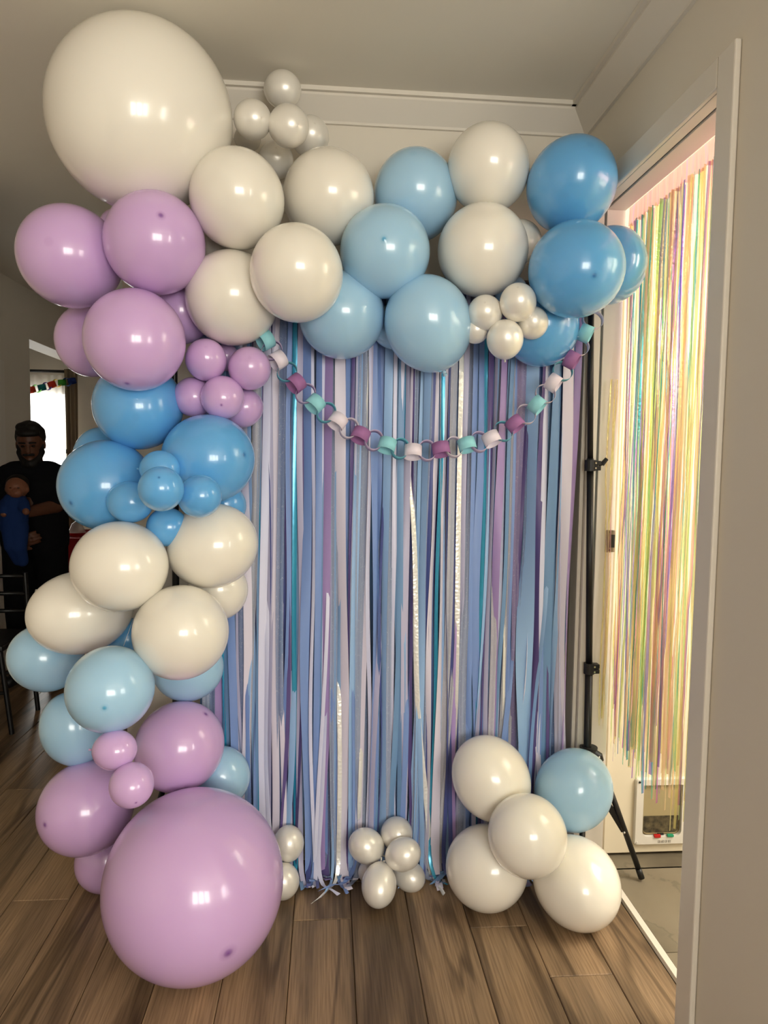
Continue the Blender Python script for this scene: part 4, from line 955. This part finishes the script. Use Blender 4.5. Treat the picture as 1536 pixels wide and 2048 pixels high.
# ------------------------------------------------------------------ black chair at the left edge
chx = at(22, 1240, 3.92)
dc = empty('dining_chair', (chx.x-.15, 3.92, 0)); tag(dc, 'black metal chair cut off by the left edge, beside the man', 'chair')
X0, Y0 = chx.x-.36, 3.74
for (x_, y_, zt_, lx_) in ((X0, Y0, .46, 0), (X0+.38, Y0, .46, 0.05), (X0, Y0+.36, .80, 0), (X0+.38, Y0+.36, .80, 0.04)):
    bm = bmesh.new(); tube(bm, [(x_+lx_, y_, 0), (x_, y_, .45), (x_-lx_*.4, y_, zt_)], .013, 10); obj('leg', bm, BLK, dc)
box('seat', (X0-.02, Y0-.02, .44), (X0+.40, Y0+.38, .475), BPL, dc, .012)
for zz in (.58, .68, .78): rod('backrest_slat', (X0, Y0+.36, zz), (X0+.37, Y0+.36, zz), .012, BLK, dc)
for ya in (Y0, Y0+.36): rod('stretcher', (X0, ya, .22), (X0+.40, ya, .22), .009, BLK, dc)
# ------------------------------------------------------------------ the man with the baby
def cap(bm, a, b_, ra, rb, seg=14):
    a, b_ = Vector(a), Vector(b_); d = (b_-a); L_ = d.length; q = d.to_track_quat('Z', 'Y').to_matrix().to_4x4()
    vs = []; n_ = 5
    prof = [(-ra*math.cos(t_), ra*math.sin(t_)) for t_ in [math.pi/2*k/n_ for k in range(n_+1)]]
    prof += [(L_+rb*math.sin(t_), rb*math.cos(t_)) for t_ in [math.pi/2*k/n_ for k in range(n_+1)]]
    rings = []
    for z, r in prof:
        r = max(r, 1e-4); rings.append([bm.verts.new(a+(q @ Vector((r*math.cos(2*math.pi*i/seg), r*math.sin(2*math.pi*i/seg), z)))) for i in range(seg)])
    for k in range(len(rings)-1):
        for i in range(seg): bm.faces.new((rings[k][i], rings[k][(i+1) % seg], rings[k+1][(i+1) % seg], rings[k+1][i]))
    bm.faces.new(rings[0][::-1]); bm.faces.new(rings[-1])
def ell(bm, c, r, rot=None, seg=20):
    M_ = Matrix.Translation(c) @ (rot.to_4x4() if rot else Matrix.Identity(4)) @ Matrix.Diagonal((r[0], r[1], r[2], 1))
    bmesh.ops.create_uvsphere(bm, u_segments=seg, v_segments=seg//2+2, radius=1, matrix=M_)
def blob(name, parts, m, parent=None, voxel=0.008, sm=6):
    bm = bmesh.new()
    for p_ in parts:
        if p_[0] == 'c': cap(bm, *p_[1:])
        else: ell(bm, *p_[1:])
    o = obj(name, bm, m, parent)
    md = o.modifiers.new('remesh', 'REMESH'); md.mode = 'VOXEL'; md.voxel_size = voxel; md.use_smooth_shade = True
    s_ = o.modifiers.new('smooth', 'SMOOTH'); s_.factor = 0.5; s_.iterations = sm
    return o
SKIN = bump(mat('warm_skin', srgb(92, 56, 38), 0.5, 0.4, Subsurface_Weight=0.1), 90, 0.1); BSK = mat('baby_skin', srgb(124, 78, 56), 0.5, 0.4, Subsurface_Weight=0.1)
HAIR = bump(mat('black_hair', srgb(20, 16, 14), 0.6, 0.3), 140, 0.8, stretch=(1, 1, .3)); SHIRT = bump(mat('black_tshirt', srgb(22, 22, 25), 0.9, 0.1), 60, 0.3)
TROU = bump(mat('black_trousers', srgb(20, 20, 22), 0.9, 0.1), 60, 0.3); ROMP = bump(mat('blue_romper', srgb(30, 52, 100), 0.9, 0.1), 60, 0.3)
EYE = mat('eye_dark', srgb(24, 18, 16), 0.15); WHT = mat('romper_print', srgb(210, 205, 200), 0.8)
MY = 4.62
def m3(px, py, dy=0.0): return at(px, py, MY+dy)
hc = m3(61, 889); MX = m3(66, 1000).x
man = empty('person', (MX, MY, 0)); tag(man, 'man in black t-shirt looking down, holding a baby, standing behind the balloons', 'person')
tilt = Matrix.Rotation(math.radians(14), 3, 'X') @ Matrix.Rotation(math.radians(12), 3, 'Z')
def hp(v): return hc+tilt @ Vector(v)     # head coordinates: -y is the face
shL, shR = m3(17, 950, .02), m3(113, 950, .02)
elR = m3(113, 1012, -.08); wrR = m3(30, 1030, -.30); elL = m3(4, 1020, -.05); wrL = m3(26, 1082, -.27)
hipz = 0.90; 
body = [('e', hp((0, 0.005, .035)), (.076, .095, .098), tilt), ('e', hp((0, -.03, -.045)), (.056, .062, .072), tilt), ('c', hp((0, -.088, .01)), hp((0, -.104, -.024)), .011, .015),
        ('e', hp((0, -.085, -.052)), (.024, .014, .009), tilt), ('e', hp((0, -.078, -.082)), (.022, .018, .018), tilt), ('c', hp((-.034, -.084, .024)), hp((.034, -.084, .024)), .012, .012),
        ('e', hp((-.078, .01, -.005)), (.010, .020, .032), tilt), ('e', hp((.078, .01, -.005)), (.010, .020, .032), tilt),
        ('c', hp((0, .03, -.05)), Vector((hc.x+.005, MY+.03, shR.z+.03)), .055, .062),
        ('c', shL+Vector((.06, 0, 0)), shR-Vector((.06, 0, 0)), .085, .085), ('c', (MX, MY+.02, 1.22), (MX, MY+.02, .98), .145, .135),
        ('c', (MX-.06, MY+.02, 1.24), (MX+.06, MY+.02, 1.24), .13, .13),
        ('c', shR, elR, .055, .042), ('c', elR, wrR, .044, .030), ('c', shL, elL, .055, .042), ('c', elL, wrL, .044, .030),
        ('c', (MX-.09, MY+.02, hipz), (MX-.10, MY, .50), .095, .060), ('c', (MX+.09, MY+.02, hipz), (MX+.11, MY+.03, .50), .095, .060),
        ('c', (MX-.10, MY, .50), (MX-.10, MY+.04, .09), .062, .040), ('c', (MX+.11, MY+.03, .50), (MX+.12, MY+.07, .09), .062, .040)]
def hand(w_, d_, side, up_):
    d_ = d_.normalized(); side = (side-side.dot(d_)*d_).normalized(); nrm_ = d_.cross(side).normalized(); L_ = []
    L_.append(('c', w_, w_+d_*.075, .030, .034)); 
    L_.append(('c', w_+d_*.03-side*.02, w_+d_*.07-side*.024, .02, .018)); L_.append(('c', w_+d_*.03+side*.02, w_+d_*.07+side*.024, .02, .018))
    for k, (ln, off) in enumerate(((.062, -.033), (.074, -.011), (.070, .011), (.052, .032))):
        b_ = w_+d_*.085+side*off; m_ = b_+d_*ln*.55+nrm_*.006*up_; e_ = m_+d_*ln*.42+nrm_*.026*up_
        L_.append(('c', b_-d_*.02, m_, .0105, .0095)); L_.append(('c', m_, e_, .0095, .008))
    b_ = w_+d_*.03-side*.032; m_ = b_+d_*.035-side*.026; L_.append(('c', b_, m_, .014, .012)); L_.append(('c', m_, m_+d_*.03-side*.004, .012, .0095))
    return L_
body += hand(wrR, Vector((-1, -.1, -.05)), Vector((0, -.3, 1)), 1) + hand(wrL, Vector((.75, -.12, .1)), Vector((0, -.3, 1)), -1)
blob('body', body, SKIN, man, 0.006, 4)
blob('hair', [('e', hp((0, .022, .062)), (.086, .094, .088), tilt), ('e', hp((0, -.045, .085)), (.072, .050, .030), tilt), ('e', hp((-.060, .03, .045)), (.03, .055, .05), tilt), ('e', hp((.060, .03, .045)), (.03, .055, .05), tilt), ('e', hp((.03, -.02, .115)), (.045, .05, .03), tilt), ('e', hp((-.035, .0, .112)), (.04, .05, .03), tilt), ('e', hp((.062, .02, .075)), (.03, .04, .035), tilt)], HAIR, man, 0.007, 2)
blob('beard', [('e', hp((0, -.062, -.108)), (.056, .046, .040), tilt), ('c', hp((-.060, -.02, -.045)), hp((-.030, -.065, -.095)), .024, .028), ('c', hp((.060, -.02, -.045)), hp((.030, -.065, -.095)), .024, .028), ('c', hp((-.076, .0, .01)), hp((-.060, -.02, -.05)), .007, .018), ('c', hp((.076, .0, .01)), hp((.060, -.02, -.05)), .007, .018), ('c', hp((-.028, -.094, -.045)), hp((.028, -.094, -.045)), .009, .009)], HAIR, man, 0.005, 2)
for s_ in (-1, 1):
    blob('eyebrow', [('c', hp((.014*s_, -.099, .030)), hp((.048*s_, -.088, .030)), .0065, .005)], HAIR, man, .004, 1)
    bm = bmesh.new(); ell(bm, hp((.030*s_, -.087, .008)), (.011, .008, .006)); obj('eye', bm, EYE, man, True)
nk = Vector((MX, MY+.02, shR.z+.012))
blob('tshirt', [('c', shL+Vector((.05, 0, -.005)), shR-Vector((.05, 0, .005)), .098, .098), ('c', nk-Vector((.05, 0, .03)), nk+Vector((.05, 0, -.03)), .075, .075), ('c', (MX-.07, MY+.02, 1.24), (MX+.07, MY+.02, 1.24), .148, .148), ('c', (MX-.05, MY+.02, 1.1), (MX-.07, MY+.02, .93), .15, .14), ('c', (MX+.05, MY+.02, 1.1), (MX+.07, MY+.02, .93), .15, .14),
                ('c', shR, shR+(elR-shR)*.82, .072, .066), ('c', shL, shL+(elL-shL)*.82, .072, .066)], SHIRT, man, 0.008, 5)
blob('trousers', [('c', (MX-.09, MY+.02, hipz), (MX-.10, MY, .50), .112, .085), ('c', (MX+.09, MY+.02, hipz), (MX+.11, MY+.03, .50), .112, .085), ('c', (MX-.10, MY, .50), (MX-.10, MY+.04, .10), .085, .07), ('c', (MX+.11, MY+.03, .50), (MX+.12, MY+.07, .10), .085, .07), ('c', (MX-.05, MY+.02, .93), (MX+.05, MY+.02, .93), .125, .125)], TROU, man, 0.010, 4)
for s_, xf, yf in ((-1, MX-.10, MY+.03), (1, MX+.12, MY+.06)):
    blob('shoe', [('c', (xf, yf+.02, .052), (xf+.02*s_, yf-.15, .040), .046, .038)], BPL, man, .007, 3)
# baby in his arm
by_ = -.36
bh = m3(34, 975, by_)
bb = empty('person', tuple(m3(30, 1040, by_))); tag(bb, 'baby in a blue romper held against the man in black', 'person')
blob('body', [('e', bh, (.062, .070, .066)), ('e', bh+Vector((.012, -.045, -.028)), (.040, .032, .030)), ('e', bh+Vector((.022, -.074, -.012)), (.010, .010, .009)), ('e', bh+Vector((.020, -.070, -.034)), (.014, .008, .006)),
              ('e', bh+Vector((-.058, -.004, -.012)), (.010, .014, .018)), ('e', bh+Vector((.062, -.004, -.012)), (.008, .014, .018)), ('c', bh+Vector((0, .01, -.05)), m3(30, 1015, by_), .030, .06), ('c', m3(30, 1005, by_), m3(28, 1050, by_+.02), .062, .066),
              ('c', m3(22, 1055, by_), m3(24, 1092, by_-.03), .045, .034), ('c', m3(24, 1092, by_-.03), m3(36, 1118, by_), .032, .024), ('c', m3(38, 1055, by_), m3(38, 1095, by_-.03), .045, .034), ('c', m3(38, 1095, by_-.03), m3(44, 1120, by_), .032, .024),
              ('c', m3(46, 1008, by_-.04), m3(52, 1024, by_-.08), .024, .019), ('c', m3(12, 1008, by_), m3(8, 1028, by_-.06), .024, .019)], BSK, bb, .005, 4)
blob('hair', [('e', bh+Vector((-.004, .018, .022)), (.064, .066, .056))], HAIR, bb, .006, 2)
for s_ in (-1, 1):
    bm = bmesh.new(); ell(bm, bh+Vector((.014+.022*s_, -.066, .0)), (.008, .005, .003)); obj('eye', bm, EYE, bb, True)
blob('romper', [('c', m3(30, 1008, by_), m3(28, 1052, by_+.02), .074, .078), ('c', m3(22, 1055, by_), m3(24, 1092, by_-.03), .055, .044), ('c', m3(24, 1092, by_-.03), m3(37, 1120, by_), .042, .034), ('c', m3(38, 1055, by_), m3(38, 1095, by_-.03), .055, .044), ('c', m3(38, 1095, by_-.03), m3(45, 1122, by_), .042, .034),
                ('c', m3(46, 1006, by_-.03), m3(50, 1018, by_-.06), .034, .030), ('c', m3(12, 1006, by_), m3(9, 1022, by_-.05), .034, .030)], ROMP, bb, .006, 4)
